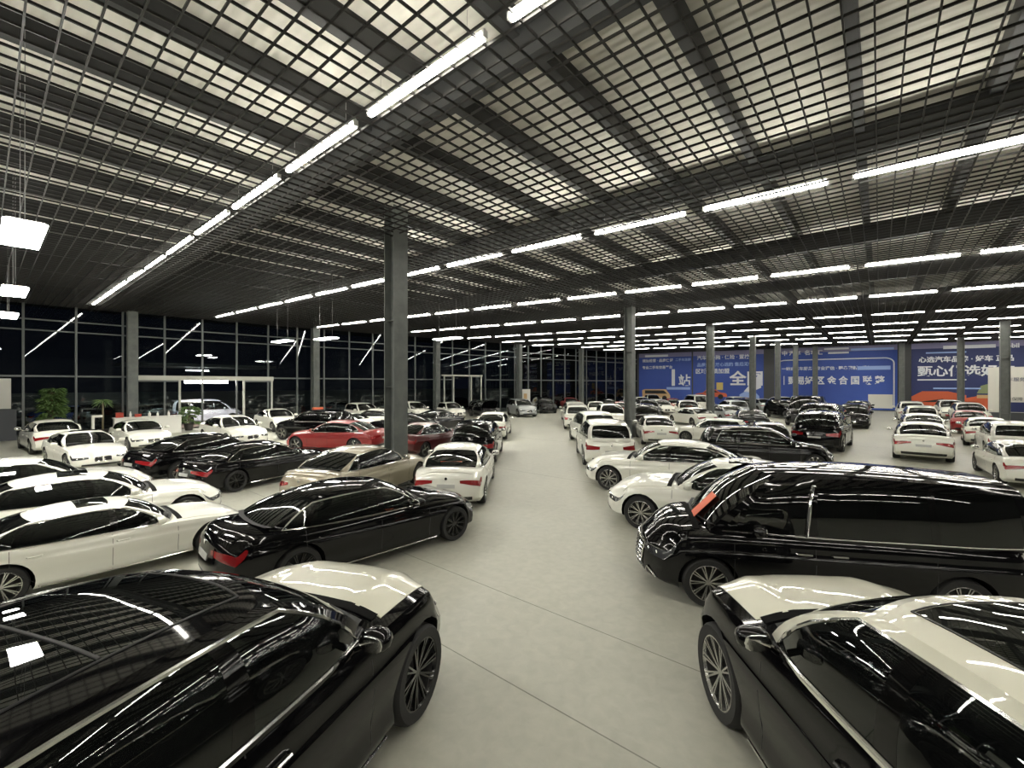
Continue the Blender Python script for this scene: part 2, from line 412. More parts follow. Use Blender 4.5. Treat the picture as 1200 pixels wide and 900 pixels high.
# ------------------------------------------------------------------ cars: surface functions
def cv(pts):
    pts = sorted(pts); X = np.array([p[0] for p in pts], float); Y = np.array([p[1] for p in pts], float)
    h = np.diff(X); d = np.diff(Y) / h; m_ = np.zeros(len(X)); m_[0], m_[-1] = d[0], d[-1]
    for i in range(1, len(X) - 1): m_[i] = 0 if d[i - 1] * d[i] <= 0 else 2 * d[i - 1] * d[i] / (d[i - 1] + d[i])
    def f(x):
        x = np.clip(np.asarray(x, float), X[0], X[-1]); i = np.clip(np.searchsorted(X, x) - 1, 0, len(h) - 1)
        t = (x - X[i]) / h[i]
        return (2*t**3-3*t**2+1)*Y[i] + (t**3-2*t**2+t)*h[i]*m_[i] + (-2*t**3+3*t**2)*Y[i+1] + (t**3-t**2)*h[i]*m_[i+1]
    return f
TY = {}
TY['sedan'] = dict(L=5.0, W=.93, R=.345, fx=1.64, rx=-1.42,
    zt=[(-2.5, .96), (-2.43, 1.045), (-2.2, 1.075), (-1.7, 1.06), (-1.2, 1.0), (1.0, .985), (1.25, .985), (1.8, .93), (2.3, .82), (2.5, .70)],
    zs=[(-2.5, .84), (-2.3, .97), (-1.9, .99), (-1.0, .95), (0, .92), (1.0, .90), (1.8, .83), (2.3, .72), (2.5, .62)],
    g=(-1.98, 1.12, -.98, .28), zr=(1.41, 1.47, 1.43), Wb=.875, Wt=.60,
    win=[(.02, .02, 'A'), (-1.22, -1.02, (-.10, -.08)), (-1.66, -1.18, (-1.29, -1.09))], seats=(-.15, -1.1), kidney=True)
TY['lsedan'] = dict(TY['sedan'], L=5.2, W=.95, R=.36, fx=1.72, rx=-1.46,
    g=(-2.08, 1.15, -1.1, .3), win=[(.05, .04, 'A'), (-1.28, -1.05, (-.07, -.06)), (-1.75, -1.25, (-1.35, -1.12))], Wb=.89)
TY['lsedan']['zt'] = [(x * 1.04, z) for x, z in TY['sedan']['zt']]; TY['lsedan']['zs'] = [(x * 1.04, z) for x, z in TY['sedan']['zs']]
TY['compact'] = dict(TY['sedan'], L=4.45, W=.9, R=.33, fx=1.42, rx=-1.23, g=(-1.85, 1.02, -.9, .22), Wb=.85,
    win=[(.02, .02, 'A'), (-1.15, -.95, (-.10, -.08)), (-1.52, -1.08, (-1.22, -1.02))])
TY['compact']['zt'] = [(x * .89, z) for x, z in TY['sedan']['zt']]; TY['compact']['zs'] = [(x * .89, z) for x, z in TY['sedan']['zs']]
TY['suv'] = dict(L=4.75, W=.945, R=.375, fx=1.48, rx=-1.38,
    zt=[(-2.375, .95), (-2.34, 1.06), (-2.25, 1.10), (-1.2, 1.09), (1.0, 1.09), (1.2, 1.10), (1.7, 1.05), (2.2, .94), (2.375, .80)],
    zs=[(-2.375, .92), (-2.2, 1.04), (-1.0, 1.05), (0, 1.02), (1.0, 1.0), (1.7, .95), (2.2, .84), (2.375, .70)],
    g=(-2.28, 1.1, -1.92, .25), zr=(1.60, 1.68, 1.63), Wb=.89, Wt=.66,
    win=[(-.0, .0, 'A'), (-1.08, -1.0, (-.12, -.10)), (-1.95, -1.70, (-1.18, -1.10))], seats=(-.2, -1.1), wagon=True, kidney=True)
TY['mpv'] = dict(L=4.95, W=.925, R=.35, fx=1.55, rx=-1.45,
    zt=[(-2.475, .95), (-2.44, 1.06), (-2.38, 1.10), (-1.2, 1.10), (1.2, 1.12), (1.6, 1.15), (1.95, 1.10), (2.3, 1.0), (2.475, .86)],
    zs=[(-2.475, .92), (-2.3, 1.05), (-1.0, 1.06), (0, 1.05), (1.2, 1.04), (1.9, 1.0), (2.3, .90), (2.475, .78)],
    g=(-2.42, 1.72, -2.2, .72), zr=(1.86, 1.93, 1.86), Wb=.885, Wt=.745,
    win=[(1.28, 1.0, 'A'), (.28, .26, (1.18, .94)), (-1.12, -1.1, (.18, .14)), (-2.2, -2.08, (-1.22, -1.18))], seats=(.35, -.75), wagon=True, mx=.95)
TY['luxury'] = dict(L=5.25, W=.985, R=.41, fx=1.74, rx=-1.45,
    zt=[(-2.625, 1.08), (-2.55, 1.18), (-2.35, 1.24), (-1.7, 1.22), (1.0, 1.20), (1.25, 1.215), (1.75, 1.19), (2.15, 1.13), (2.5, 1.02), (2.625, .92)],
    zs=[(-2.625, .98), (-2.4, 1.12), (-1.0, 1.13), (0, 1.12), (1.0, 1.10), (1.75, 1.08), (2.3, .98), (2.625, .84)],
    g=(-2.45, 1.28, -1.7, .42), zr=(1.72, 1.82, 1.75), Wb=.935, Wt=.745,
    win=[(-.02, -.05, 'A'), (-1.25, -1.18, (-.16, -.17)), (-1.85, -1.55, (-1.33, -1.24))], seats=(-.2, -1.15), ridge=.018)
FPROF = cv([(0, .90), (.06, .955), (.14, .972), (.30, .962), (.45, .982), (.62, .998), (.71, 1.0), (.75, .984), (.82, .977), (.90, .970), (1, .935)])
NOSE = cv([(0, .14), (.12, .03), (.3, 0), (.6, .02), (.85, .06), (1, .15)])
TAIL = cv([(0, .12), (.15, .02), (.35, 0), (.7, .03), (.9, .05), (1, .09)])

class Car:
    def __init__(s, t):
        d = TY[t]; s.__dict__.update(d); s.t = t; s.fzt, s.fzs = cv(d['zt']), cv(d['zs']); h = s.L / 2
        s.fw = cv([(-h, .90), (-h * .85, .96), (-h * .5, 1.), (h * .45, 1.), (h * .8, .965), (h, .87)])
        s.fzl = cv([(-h, .28), (-h * .9, .22), (0, .19), (h * .9, .2), (h, .22)])
        s.gw = cv([(s.g[0], .80), (s.g[0] * .62, .965), (-.2, 1.), (.6, .985), (s.g[1], .87)])
    def B(s, a, b, c):
        a, b, c = np.broadcast_arrays(np.asarray(a, float), np.asarray(b, float), np.asarray(c, float))
        x = a * s.L / 2; zt, zs, zl = s.fzt(x), s.fzs(x), s.fzl(x); ab = np.abs(b)
        ztop = zt - (zt - zs) * ab ** 3.2
        if getattr(s, 'ridge', 0): ztop = ztop + s.ridge * np.exp(-((ab - .62 + (a - .5) * .2) / .10) ** 2) * np.clip((a - .42) * 8, 0, 1)
        elif s.t != 'mpv': ztop = ztop + .010 * np.exp(-((ab - .55) / .12) ** 2) * np.clip((a - .42) * 8, 0, 1)
        z = zl + (ztop - zl) * c
        y = b * s.W * s.fw(x) * FPROF(c)
        rf = np.clip((a - .72) / .28, 0, 1); rf = rf * rf * (3 - 2 * rf)
        rr = np.clip((-a - .78) / .22, 0, 1); rr = rr * rr * (3 - 2 * rr)
        x = x - rf * (.30 * ab ** 2.6 + NOSE(c)) + rr * (.22 * ab ** 3 + TAIL(c))
        return np.stack([x, y, z], -1)
    def xr(s, c): return s.g[0] + (s.g[2] - s.g[0]) * c
    def xf(s, c): return s.g[1] + (s.g[3] - s.g[1]) * c
    def G(s, a, b, c):
        a, b, c = np.broadcast_arrays(np.asarray(a, float), np.asarray(b, float), np.asarray(c, float)); ab = np.abs(b)
        x0 = s.xr(c) + (s.xf(c) - s.xr(c)) * a
        zb = s.fzt(x0) - (s.fzt(x0) - s.fzs(x0)) * .8 - .02
        zr = s.zr[0] + (s.zr[1] - s.zr[0]) * np.sin(np.clip(a / .55, 0, 1) * math.pi / 2) - (s.zr[1] - s.zr[2]) * np.clip((a - .55) / .45, 0, 1) ** 2
        zr = zr - .055 * ab ** 3
        cc = c + .10 * np.sin(math.pi * c)
        z = zb + (zr - zb) * np.clip(cc, 0, 1) if False else zb + (zr - zb) * cc
        wt = s.Wt * (1 - .10 * np.clip((a - .55) / .45, 0, 1) ** 2 - .10 * np.clip((.45 - a) / .45, 0, 1) ** 2)
        y = b * (wt + (s.Wb * s.gw(x0) - wt) * (1 - np.abs(c) ** 1.7))
        rf = np.clip((a - .6) / .4, 0, 1) ** 2; rr = np.clip((.3 - a) / .3, 0, 1) ** 2
        x = x0 - rf * .17 * ab ** 2.2 + rr * (.12 if s.t != 'mpv' else .05) * ab ** 2.5 + (rf * .05 - rr * .04) * np.sin(math.pi * c)
        return np.stack([x, y, z], -1)

def grid_faces(nu, nv, o=0): return [(o + i * nv + j, o + i * nv + j + 1, o + (i + 1) * nv + j + 1, o + (i + 1) * nv + j) for i in range(nu - 1) for j in range(nv - 1)]
def normals(P):
    du = np.gradient(P, axis=0); dv = np.gradient(P, axis=1); n = np.cross(du, dv)
    n /= np.maximum(np.linalg.norm(n, axis=-1, keepdims=True), 1e-9)
    cen = np.stack([np.clip(P[..., 0], -1.2, 1.2), 0 * P[..., 0], 0 * P[..., 0] + .6], -1)
    sg = np.sign((n * (P - cen)).sum(-1).sum()); return n * (sg if sg else 1)
def slab(mb, P, off, thick, mi=0):
    """closed slab following a grid of surface points, standing `off` proud"""
    P = np.asarray(P); n = normals(P); A = P + n * off; Bk = P - n * thick; nu, nv = P.shape[:2]
    v = list(A.reshape(-1, 3)) + list(Bk.reshape(-1, 3)); k = nu * nv
    f = grid_faces(nu, nv) + [tuple(reversed(q)) for q in grid_faces(nu, nv, k)]
    rim = [i * nv for i in range(nu)] + [(nu - 1) * nv + j for j in range(1, nv)] + [i * nv + nv - 1 for i in range(nu - 2, -1, -1)] + [j for j in range(nv - 2, 0, -1)]
    f += [(rim[i], rim[(i + 1) % len(rim)], rim[(i + 1) % len(rim)] + k, rim[i] + k) for i in range(len(rim))]
    return mb.add(v, f, mi)
def lin(a, b, n): return np.linspace(a, b, n)

def lattice_body(c, nx, ny, nz):
    mb = MB(); A = lin(-1, 1, nx); 
    A = np.sign(A) * (1 - (1 - np.abs(A)) ** 1.0)
    Bv = lin(-1, 1, ny); Cv = np.array(sorted(set(list(lin(0, 1, nz)) + [.14, .71, .75, .86])))
    for s_ in (-1, 1):
        mb.add(c.B(A[:, None], s_, Cv[None, :]).reshape(-1, 3), grid_faces(nx, len(Cv)))
        mb.add(c.B(s_, Bv[:, None], Cv[None, :]).reshape(-1, 3), grid_faces(ny, len(Cv)))
    for cc in (0, 1): mb.add(c.B(A[:, None], Bv[None, :], cc).reshape(-1, 3), grid_faces(nx, ny))
    return mb

def body_mesh(c, lod):
    mb = lattice_body(c, *((64, 19, 12) if lod == 0 else (40, 13, 9) if lod == 1 else (22, 9, 6)))
    me = mb.mesh('body', M['white'], True, 38)
    # wheel wells are cut out of the shell
    cut = MB()
    n = 28 if lod == 0 else 20 if lod == 1 else 14
    for ax in (c.fx, c.rx):
        for sd in (-1, 1):
            y0, y1 = sorted((sd * (c.W - .36), sd * (c.W + .2))); r = c.R + .055
            v = [(ax + r * math.cos(2 * math.pi * k / n), y, c.R + r * math.sin(2 * math.pi * k / n)) for y in (y0, y1) for k in range(n)]
            f = [tuple(range(n)), tuple(range(2 * n - 1, n - 1, -1))] + [(k, n + k, n + (k + 1) % n, (k + 1) % n) for k in range(n)]
            cut.add(v, f)
    cm = cut.mesh('cut', M['well'])
    o = bpy.data.objects.new('tmp_body', me); q = bpy.data.objects.new('tmp_cut', cm)
    COL.objects.link(o); COL.objects.link(q)
    md = o.modifiers.new('b', 'BOOLEAN'); md.operation = 'DIFFERENCE'; md.object = q; md.solver = 'EXACT'; md.material_mode = 'TRANSFER'
    dg = bpy.context.evaluated_depsgraph_get(); out = bpy.data.meshes.new_from_object(o.evaluated_get(dg))
    bpy.data.objects.remove(o); bpy.data.objects.remove(q)
    out.polygons.foreach_set('use_smooth', [True] * len(out.polygons)); out.set_sharp_from_angle(angle=R(38))
    return out

def cabin(c, lod):
    """painted shell of the cabin, window slabs, chrome outline"""
    shell = MB(); pill = []; glass = []; trims = MB(); c0, c1 = .05, .86; m_ = 5 if lod == 0 else 3
    def A_of(x, cc): return (x - c.xr(cc)) / (c.xf(cc) - c.xr(cc))
    spans = []
    for w in c.win:
        if w[2] == 'A': hi = (.955, .955)
        else: hi = (A_of(w[2][0], c0), A_of(w[2][1], c1))
        spans.append(((A_of(w[0], c0), A_of(w[1], c1)), hi))
    spans = sorted(spans); br = [(0, 0)]
    for lo, hi in spans: br += [lo, hi]
    br.append((1, 1))
    for sd in (-1, 1):
        for i in range(len(br) - 1):
            l, h = br[i], br[i + 1]; na = max(2, int(abs(h[0] - l[0]) * (16 if lod == 0 else 8)) + 2)
            t = lin(0, 1, na)[:, None]
            for row, (ca, cb, nc) in enumerate(((0, c0, 2), (c0, c1, m_ + 2), (c1, 1, 4))):
                cc = lin(ca, cb, nc)[None, :]; u = np.clip((cc - c0) / (c1 - c0), 0, 1)
                lo = l[0] + (l[1] - l[0]) * u; hi = h[0] + (h[1] - h[0]) * u
                P = c.G(lo + (hi - lo) * t, sd, cc + 0 * t)
                if row == 1 and i % 2 == 1:
                    g = MB(); slab(g, P, -.002, .006); glass.append(('side_window', g))
                    if lod < 2:
                        ring = list(P[:, 0]) + list(P[-1, 1:]) + list(P[-2::-1, -1]) + list(P[0, -2:0:-1])
                elif row == 1 and 0 < i < len(br) - 2: q = MB(); slab(q, P, -.001, .01); pill.append(q)
                else: shell.add(P.reshape(-1, 3), grid_faces(P.shape[0], P.shape[1]))
        # chrome line round the whole side glazing
        lo, hi = spans[0][0], spans[-1][1]; cc = lin(c0, c1, 6); u = (cc - c0) / (c1 - c0)
        pts = [c.G(x, sd, c0) for x in lin(lo[0], hi[0], 14)] + [c.G(hi[0] + (hi[1] - hi[0]) * k, sd, q) for k, q in zip(u[1:], cc[1:])]
        pts += [c.G(x, sd, c1) for x in lin(hi[1], lo[1], 14)[1:]] + [c.G(lo[0] + (lo[1] - lo[0]) * k, sd, q) for k, q in list(zip(u, cc))[-2:0:-1]]
        if c.t == 'mpv': pts = [c.G(x, sd, c0) for x in lin(lo[0], hi[0], 14)]
        trims.tube([p + np.array([0, sd * .004, 0]) for p in pts], .013 if lod == 0 else .010, 5, closed=c.t != 'mpv')
    # front and rear screens
    for e, nm in ((1, 'windshield'), (0, 'rear_window')):
        bb_ = [-1, -.93, .93, 1]; cs = [0, .03, .93, 1] if e or not getattr(c, 'wagon', 0) else [0, .12, .88, 1]
        for i in range(3):
            for j in range(3):
                nb = 12 if i == 1 else 2; nc = 6 if j == 1 else 2
                P = c.G(e, lin(bb_[i], bb_[i + 1], nb)[:, None], lin(cs[j], cs[j + 1], nc)[None, :])
                if i == 1 and j == 1: g = MB(); slab(g, P, -.002, .006); glass.append((nm, g))
                else: shell.add(P.reshape(-1, 3), grid_faces(nb, nc))
    P = c.G(lin(0, 1, 20 if lod == 0 else 12)[:, None], lin(-1, 1, 14 if lod == 0 else 9)[None, :], 1.)
    roof = MB().add(P.reshape(-1, 3), grid_faces(*P.shape[:2]))
    return shell, roof, glass, trims, pill

def patchB(c, pts, n=5, m_=3, off=.004, thick=.01):
    """strip over the body shell along a path of (a, b, c_low, c_high)"""
    pts = np.array(pts, float); t = lin(0, len(pts) - 1, (len(pts) - 1) * n + 1); i = np.clip(t.astype(int), 0, len(pts) - 2); k = (t - i)[:, None]
    q = pts[i] * (1 - k) + pts[i + 1] * k
    cc = q[:, 2:3] + (q[:, 3:4] - q[:, 2:3]) * lin(0, 1, m_)[None, :]
    mb = MB(); P = c.B(q[:, 0:1] + 0 * cc, q[:, 1:2] + 0 * cc, cc); slab(mb, P, off, thick); return mb

def wheel_meshes(rad, style, lod):
    w = .24; hw = w / 2; rr = rad * .735; n = 36 if lod == 0 else 24 if lod == 1 else 14
    prof = [(rr * .97, -hw * .8), (rr, -hw * .95), (rad * .93, -hw), (rad * .985, -hw * .75), (rad, -hw * .4), (rad, hw * .4), (rad * .985, hw * .75), (rad * .93, hw), (rr, hw * .95), (rr * .97, hw * .8)]
    if lod == 2: prof = [(rr, -hw), (rad, -hw * .6), (rad, hw * .6), (rr, hw)]
    t = MB(); k = len(prof)
    v = [(p[0] * math.cos(2 * math.pi * i / n), p[1], p[0] * math.sin(2 * math.pi * i / n)) for i in range(n) for p in prof]
    f = [(i * k + j, i * k + j + 1, ((i + 1) % n) * k + j + 1, ((i + 1) % n) * k + j) for i in range(n) for j in range(k - 1)]
    t.add(v, f)
    rim = MB(); pr = [(rr, hw * .9), (rr * .95, hw * .93), (rr * .90, hw * .7), (rr * .88, -hw * .4), (0.01, -hw * .3)]
    v = [(p[0] * math.cos(2 * math.pi * i / n), p[1], p[0] * math.sin(2 * math.pi * i / n)) for i in range(n) for p in pr]
    k = len(pr); rim.add(v, [(i * k + j, i * k + j + 1, ((i + 1) % n) * k + j + 1, ((i + 1) % n) * k + j) for i in range(n) for j in range(k - 1)], 0)
    rim.mi = [0 if (q % (k - 1)) < 2 else 1 for q in range(len(rim.f))]
    ns = {'multi': 10, 'five': 5, 'black': 10}[style]
    for i in range(ns if lod < 2 else 5):
        for dlt in ((-.10, .10) if lod < 2 else (0,)):
            a = 2 * math.pi * i / (ns if lod < 2 else 5); a2 = a + dlt * (1.3 if style == 'five' else .8); a1 = a + dlt * .4
            rim.bar((rr * .12 * math.cos(a1), hw * .5, rr * .12 * math.sin(a1)), (rr * .95 * math.cos(a2), hw * .80, rr * .95 * math.sin(a2)), (.016 if lod < 2 else .05) * (1.6 if style == 'five' else 1), .03, up=(0, 1, 0))
    rim.tube([(0, hw * .3, 0), (0, hw * .62, 0)], rr * .16, 10)
    return t, rim

def make_car(t, lod, style='multi', pano=False, sunroof=False, hood_mat=None):
    c = Car(t); root = empty('car_proto', link=False); K = []
    def part(nm, me, mt=None, smooth=True, ang=38, parent=None, loc=None):
        if isinstance(me, MB): me = me.mesh(nm, mt, smooth, ang)
        o = ob(nm, me, parent or root, loc, link=False); KIDS[o.name] = []
        KIDS.setdefault((parent or root).name, []).append(o); return o
    KIDS[root.name] = []
    part('body', body_mesh(c, lod))
    shell, roof, glass, trims, pill = cabin(c, lod)
    dg = M['dark_glass'] if (lod == 2 or t in ('mpv',)) else M['glass']
    if lod == 2:
        shell.add(roof.v, roof.f); part('cabin_shell', shell, M['white'], ang=50)
        g = MB(); [g.add(x.v, x.f) for nm, x in glass]; [g.add(x.v, x.f) for x in pill]; part('windows', g, M['dark_glass'])
    else:
        part('cabin_shell', shell, M['white'], ang=50); part('roof', roof, M['white'], ang=50)
        for nm, g in glass: part(nm, g, dg)
        part('window_trim', trims, M['chrome']); [part('pillar', x, M['gloss_black']) for x in pill]
    # dark trim deck under the glass
    P = c.G(lin(.02, .985, 8)[:, None], lin(-.97, .97, 5)[None, :], 0.0)
    zt = c.fzt(P[..., 0]); P[..., 2] = zt + .012
    part('cabin_floor', MB().add(P.reshape(-1, 3), grid_faces(8, 5)), M['cabin'])
    h = c.L / 2
    # lamps, plates, grille
    for sd, nm in ((-1, 'l'), (1, 'r')):
        hl_ = part('headlight', patchB(c, [(1, .50 * sd, .66, .80), (1, .75 * sd, .64, .84), (1, 1 * sd, .68, .90), (.95, 1 * sd, .72, .93), (.905, 1 * sd, .82, .93)], 4, 4, .006), M['head'])
        if lod < 2:
            for bq, zq in ((.66, .735), (.86, .765)):
                pq = c.B(1, bq * sd, zq); part('lens', MB().ell((pq[0] + .004, pq[1], pq[2]), (.016, .045, .028), 10, 6), M['chrome'], parent=hl_)
            part('light_strip', MB().tube([c.B(a_, b_ * sd, z_) + np.array([.006, 0, 0]) for a_, b_, z_ in ((1, .56, .80), (1, .75, .83), (1, .92, .86))], .008, 4), M['chrome'], parent=hl_)
        if getattr(c, 'wagon', 0): tp = [(-1, .48 * sd, .66, .80), (-1, .75 * sd, .63, .85), (-1, 1 * sd, .63, .90), (-.95, 1 * sd, .68, .90), (-.92, 1 * sd, .76, .88)]
        else: tp = [(-1, .42 * sd, .70, .80), (-1, .75 * sd, .65, .84), (-1, 1 * sd, .64, .88), (-.94, 1 * sd, .70, .86), (-.90, 1 * sd, .78, .83)]
        part('taillight', patchB(c, tp, 4, 4, .006), M['tail'])
    part('number_plate', patchB(c, [(-1, -.27, .52, .66), (-1, .27, .52, .66)] if not getattr(c, 'wagon', 0) else [(-1, -.27, .50, .60), (-1, .27, .50, .60)], 3, 2, .012), M['plate'])
    part('rear_bumper_insert', patchB(c, [(-1, -.8, .05, .20), (-1, .8, .05, .20)], 8, 3, .006), M['plastic'])
    part('air_intake', patchB(c, [(1, -.75, .10, .24), (1, 0, .08, .26), (1, .75, .10, .24)], 5, 3, .006), M['plastic'])
    gm = MB()
    if t == 'mpv': gp = [[(1, -.52, .20, .80), (1, .52, .20, .80)]]
    elif t == 'luxury': gp = [[(1, -.36, .36, .80), (1, .36, .36, .80)]]
    elif getattr(c, 'kidney', 0): gp = [[(1, -.30, .44, .78), (1, -.03, .44, .80)], [(1, .03, .44, .80), (1, .30, .44, .78)]]
    for q in gp: x = patchB(c, q, 5, 4, .008); gm.add(x.v, x.f)
    gr_ = part('grille', gm, M['plastic'])
    if lod < 2:
        ch = MB()
        for q in gp:
            (a0, b0, l0, h0), (a1, b1, l1, h1) = q
            pts = [c.B(1, b, l0) for b in lin(b0, b1, 5)] + [c.B(1, b1, z) for z in lin(l1, h1, 4)[1:]] + [c.B(1, b, h0) for b in lin(b1, b0, 5)[1:]] + [c.B(1, b0, z) for z in lin(h0, l0, 4)[1:-1]]
            ch.tube([p + np.array([.012, 0, 0]) for p in pts], .014, 5, closed=True)
            for b in lin(b0, b1, 8)[1:-1]: ch.tube([c.B(1, b, z) + np.array([.014, 0, 0]) for z in lin(l0 + .02, h0 - .02, 4)], .006, 4)
            if t == 'mpv':
                for z in lin(l0, h0, 7)[1:-1]: ch.tube([c.B(1, b, z) + np.array([.016, 0, 0]) for b in lin(b0, b1, 6)], .010, 4)
        if t == 'mpv':
            for sd in (-1, 1):
                A_ = lambda x, cc: (x - c.xr(cc)) / (c.xf(cc) - c.xr(cc))
                part('pillar_trim', MB().tube([c.G(A_(.23 + .10 * (1 - k), .05 + .81 * k), sd, .05 + .81 * k) + np.array([0, sd * .008, 0]) for k in lin(0, 1, 6)], .022, 5), M['chrome'])
            for sd in (-1, 1): ch.tube([c.B(1, .60 * sd, .10) + np.array([.02, 0, 0]), c.B(1, .72 * sd, .30) + np.array([.02, 0, 0]), c.B(1, .90 * sd, .12) + np.array([.02, 0, 0])], .016, 5)
        part('grille_frame', ch, M['chrome'])
        # hood, trunk lid, doors standing a hair proud of dark gaps
        ac = (c.g[1] + .0) / h
        P = c.B(lin(ac, .955, 16)[:, None], lin(-.90, .90, 22 if lod == 0 else 13)[None, :], 1.); hm = MB(); slab(hm, P, .007, .01)
        part('hood', hm, hood_mat or M['white'], ang=45)
        P = c.B(lin(ac - .03, ac + .006, 3)[:, None], lin(-.86, .86, 13)[None, :], 1.); q = MB(); slab(q, P, .010, .012); part('scuttle', q, M['well'])
        if not getattr(c, 'wagon', 0):
            P = c.B(lin((c.g[0] - .17) / h, -.985, 6)[:, None], lin(-.84, .84, 11)[None, :], 1.); q = MB(); slab(q, P, .006, .01); part('trunk_lid', q, M['white'])
        xs_ = {'mpv': (1.22, .22, -1.15)}.get(t, (c.win[0][0] + 1.0, c.win[0][0] - .06, c.win[1][0] - .08))
        for sd in (-1, 1):
            for x in xs_:
                wgt = .004; gp_ = MB()
                z0 = .60 if x == xs_[2] and t != 'mpv' else .05
                P = c.B(np.array([(x - wgt) / h, (x + wgt) / h])[:, None] - (0.0), sd, lin(z0, .985, 9)[None, :]); slab(gp_, P, .0012, .002)
                if x != xs_[2]: part('door_gap', gp_, M['plastic'], smooth=False)
            if t != 'mpv':
                pts = [(xs_[2] / h, .60), ((xs_[2] + .12) / h, .42), ((xs_[2] + .30) / h, .18), ((xs_[2] + .36) / h, .05)]
                for (a, z), (a2, z2) in zip(pts, pts[1:]):
                    P = np.array([[c.B(a - .0015, sd, z), c.B(a2 - .0015, sd, z2)], [c.B(a + .0015, sd, z), c.B(a2 + .0015, sd, z2)]]); slab(gp_, P, .0012, .002)
            part('door_gap', gp_, M['plastic'], smooth=False)
            for x in ((xs_[1] + .16, xs_[2] + .30) if t != 'mpv' else (xs_[1] + .14, xs_[1] - .28)):
                p = c.B((x) / h, sd, .80); hd = MB()
                pts = [p + np.array([-.10, -sd * .01, 0]), p + np.array([-.085, sd * .028, .0]), p + np.array([.085, sd * .028, 0]), p + np.array([.10, -sd * .01, 0])]
                hd.tube(pts, .014, 6); part('door_handle', hd, M['chrome'] if t in ('mpv', 'luxury') else M['white'])
            pts = [c.B(a, sd, .035) for a in lin((c.rx + c.R + .12) / h, (c.fx - c.R - .12) / h, 10)]
            part('sill_trim', MB().tube([p + np.array([0, sd * .008, 0]) for p in pts], .012, 5), M['chrome'] if t in ('luxury', 'lsedan', 'mpv') else M['plastic'])
    # mirrors
    mxx = getattr(c, 'mx', c.g[1] - .42)
    for sd in (-1, 1):
        q = MB().ell((mxx, sd * (c.W + .10), c.fzs(mxx) + .13), (.085, .115, .075), 12, 8, pw=.75); q.bar((mxx, sd * (c.W - .08), c.fzs(mxx) + .03), (mxx, sd * (c.W + .04), c.fzs(mxx) + .10), .05, .03)
        mo = part('mirror', q, M['white'], ang=80)
        if lod < 2: part('mirror_glass', MB().ell((mxx - .075, sd * (c.W + .10), c.fzs(mxx) + .13), (.015, .095, .058), 10, 6, pw=.75), M['chrome'], parent=mo)
    if lod < 2:
        if pano or sunroof:
            P = c.G(lin(.18 if pano else .45, .93 if pano else .80, 12)[:, None], lin(-.74, .74, 9)[None, :], 1.); q = MB(); slab(q, P, .004, .008); sr = part('glass_roof' if pano else 'sunroof', q, M['dark_glass'])
            if pano:
                q = MB(); q.tube([c.G(a, .75, 1) for a in lin(.17, .94, 10)] + [c.G(.94, b, 1) for b in lin(.6, -.6, 7)] + [c.G(a, -.75, 1) for a in lin(.94, .17, 10)], .008, 5); part('roof_gap', q, M['plastic'], parent=sr)
                q = MB(); q.tube([c.G(.56, b, 1) + np.array([0, 0, .004]) for b in lin(-.74, .74, 9)], .010, 5); part('cross_bar', q, M['plastic'], parent=sr)
        # seats, dashboard, steering wheel
        zb = float(c.fzt(0.)); sm = M['seat_light'] if t in ('suv',) else M['seat']
        for si, sx in enumerate(c.seats):
            dz_ = -.07 * si
            for sy in (-.37, .37):
                q = MB().ell((sx, sy, zb + .08 + dz_), (.085, .22, .22), 12, 8, pw=.6).ell((sx - .03, sy * .94, zb + .30 + dz_), (.045, .12, .06), 10, 6, pw=.6)
                part('seat', q, sm, ang=80)
        q = MB().ell((c.g[1] - .42, 0, zb + .02), (.26, .78, .07), 16, 6, pw=.5); part('dashboard', q, M['cabin'], ang=80)
        cx_ = c.g[1] - .66; q = MB()
        pts = [(cx_ - .06 * math.sin(a) * .9, .37 + .17 * math.cos(a), zb + .08 + .16 * math.sin(a)) for a in lin(0, 2 * math.pi, 19)[:-1]]
        q.tube(pts, .015, 6, closed=True); q.bar((cx_, .21, zb + .08), (cx_, .53, zb + .08), .03, .03); q.tube([(cx_, .37, zb + .08), (cx_ + .18, .37, zb + .02)], .03, 6)
        part('steering_wheel', q, M['seat'], ang=80)
        part('emblem', MB().tube([c.B(-1, 0, .86) + np.array([.02, 0, 0]), c.B(-1, 0, .86) + np.array([-.012, 0, 0])], .036, 12), M['chrome'])
    tm, rm = wheel_meshes(c.R, style, lod)
    tme = tm.mesh('wheel', M['tyre'], True, 40)
    rme = rm.mesh('rim', [M['rim_black'] if style == 'black' else M['rim'], M['plastic']], True, 35)
    if lod == 2: tm.add(rm.v, rm.f); tm.mi = [0] * (len(tm.f) - len(rm.f)) + [1 + q for q in rm.mi]; tme = tm.mesh('wheel', [M['tyre'], M['rim'], M['plastic']], True, 40)
    for x in (c.fx, c.rx):
        for sd in (1, -1):
            wo = part('wheel', tme, loc=(x, sd * (c.W - .145), c.R)); wo.rotation_euler = (0, 0, 0 if sd > 0 else math.pi)
            if lod < 2: part('rim', rme, parent=wo)
    return root
PROTO = {}
PAINTED = {'body', 'cabin_shell', 'roof', 'hood', 'trunk_lid', 'mirror', 'door_handle'}
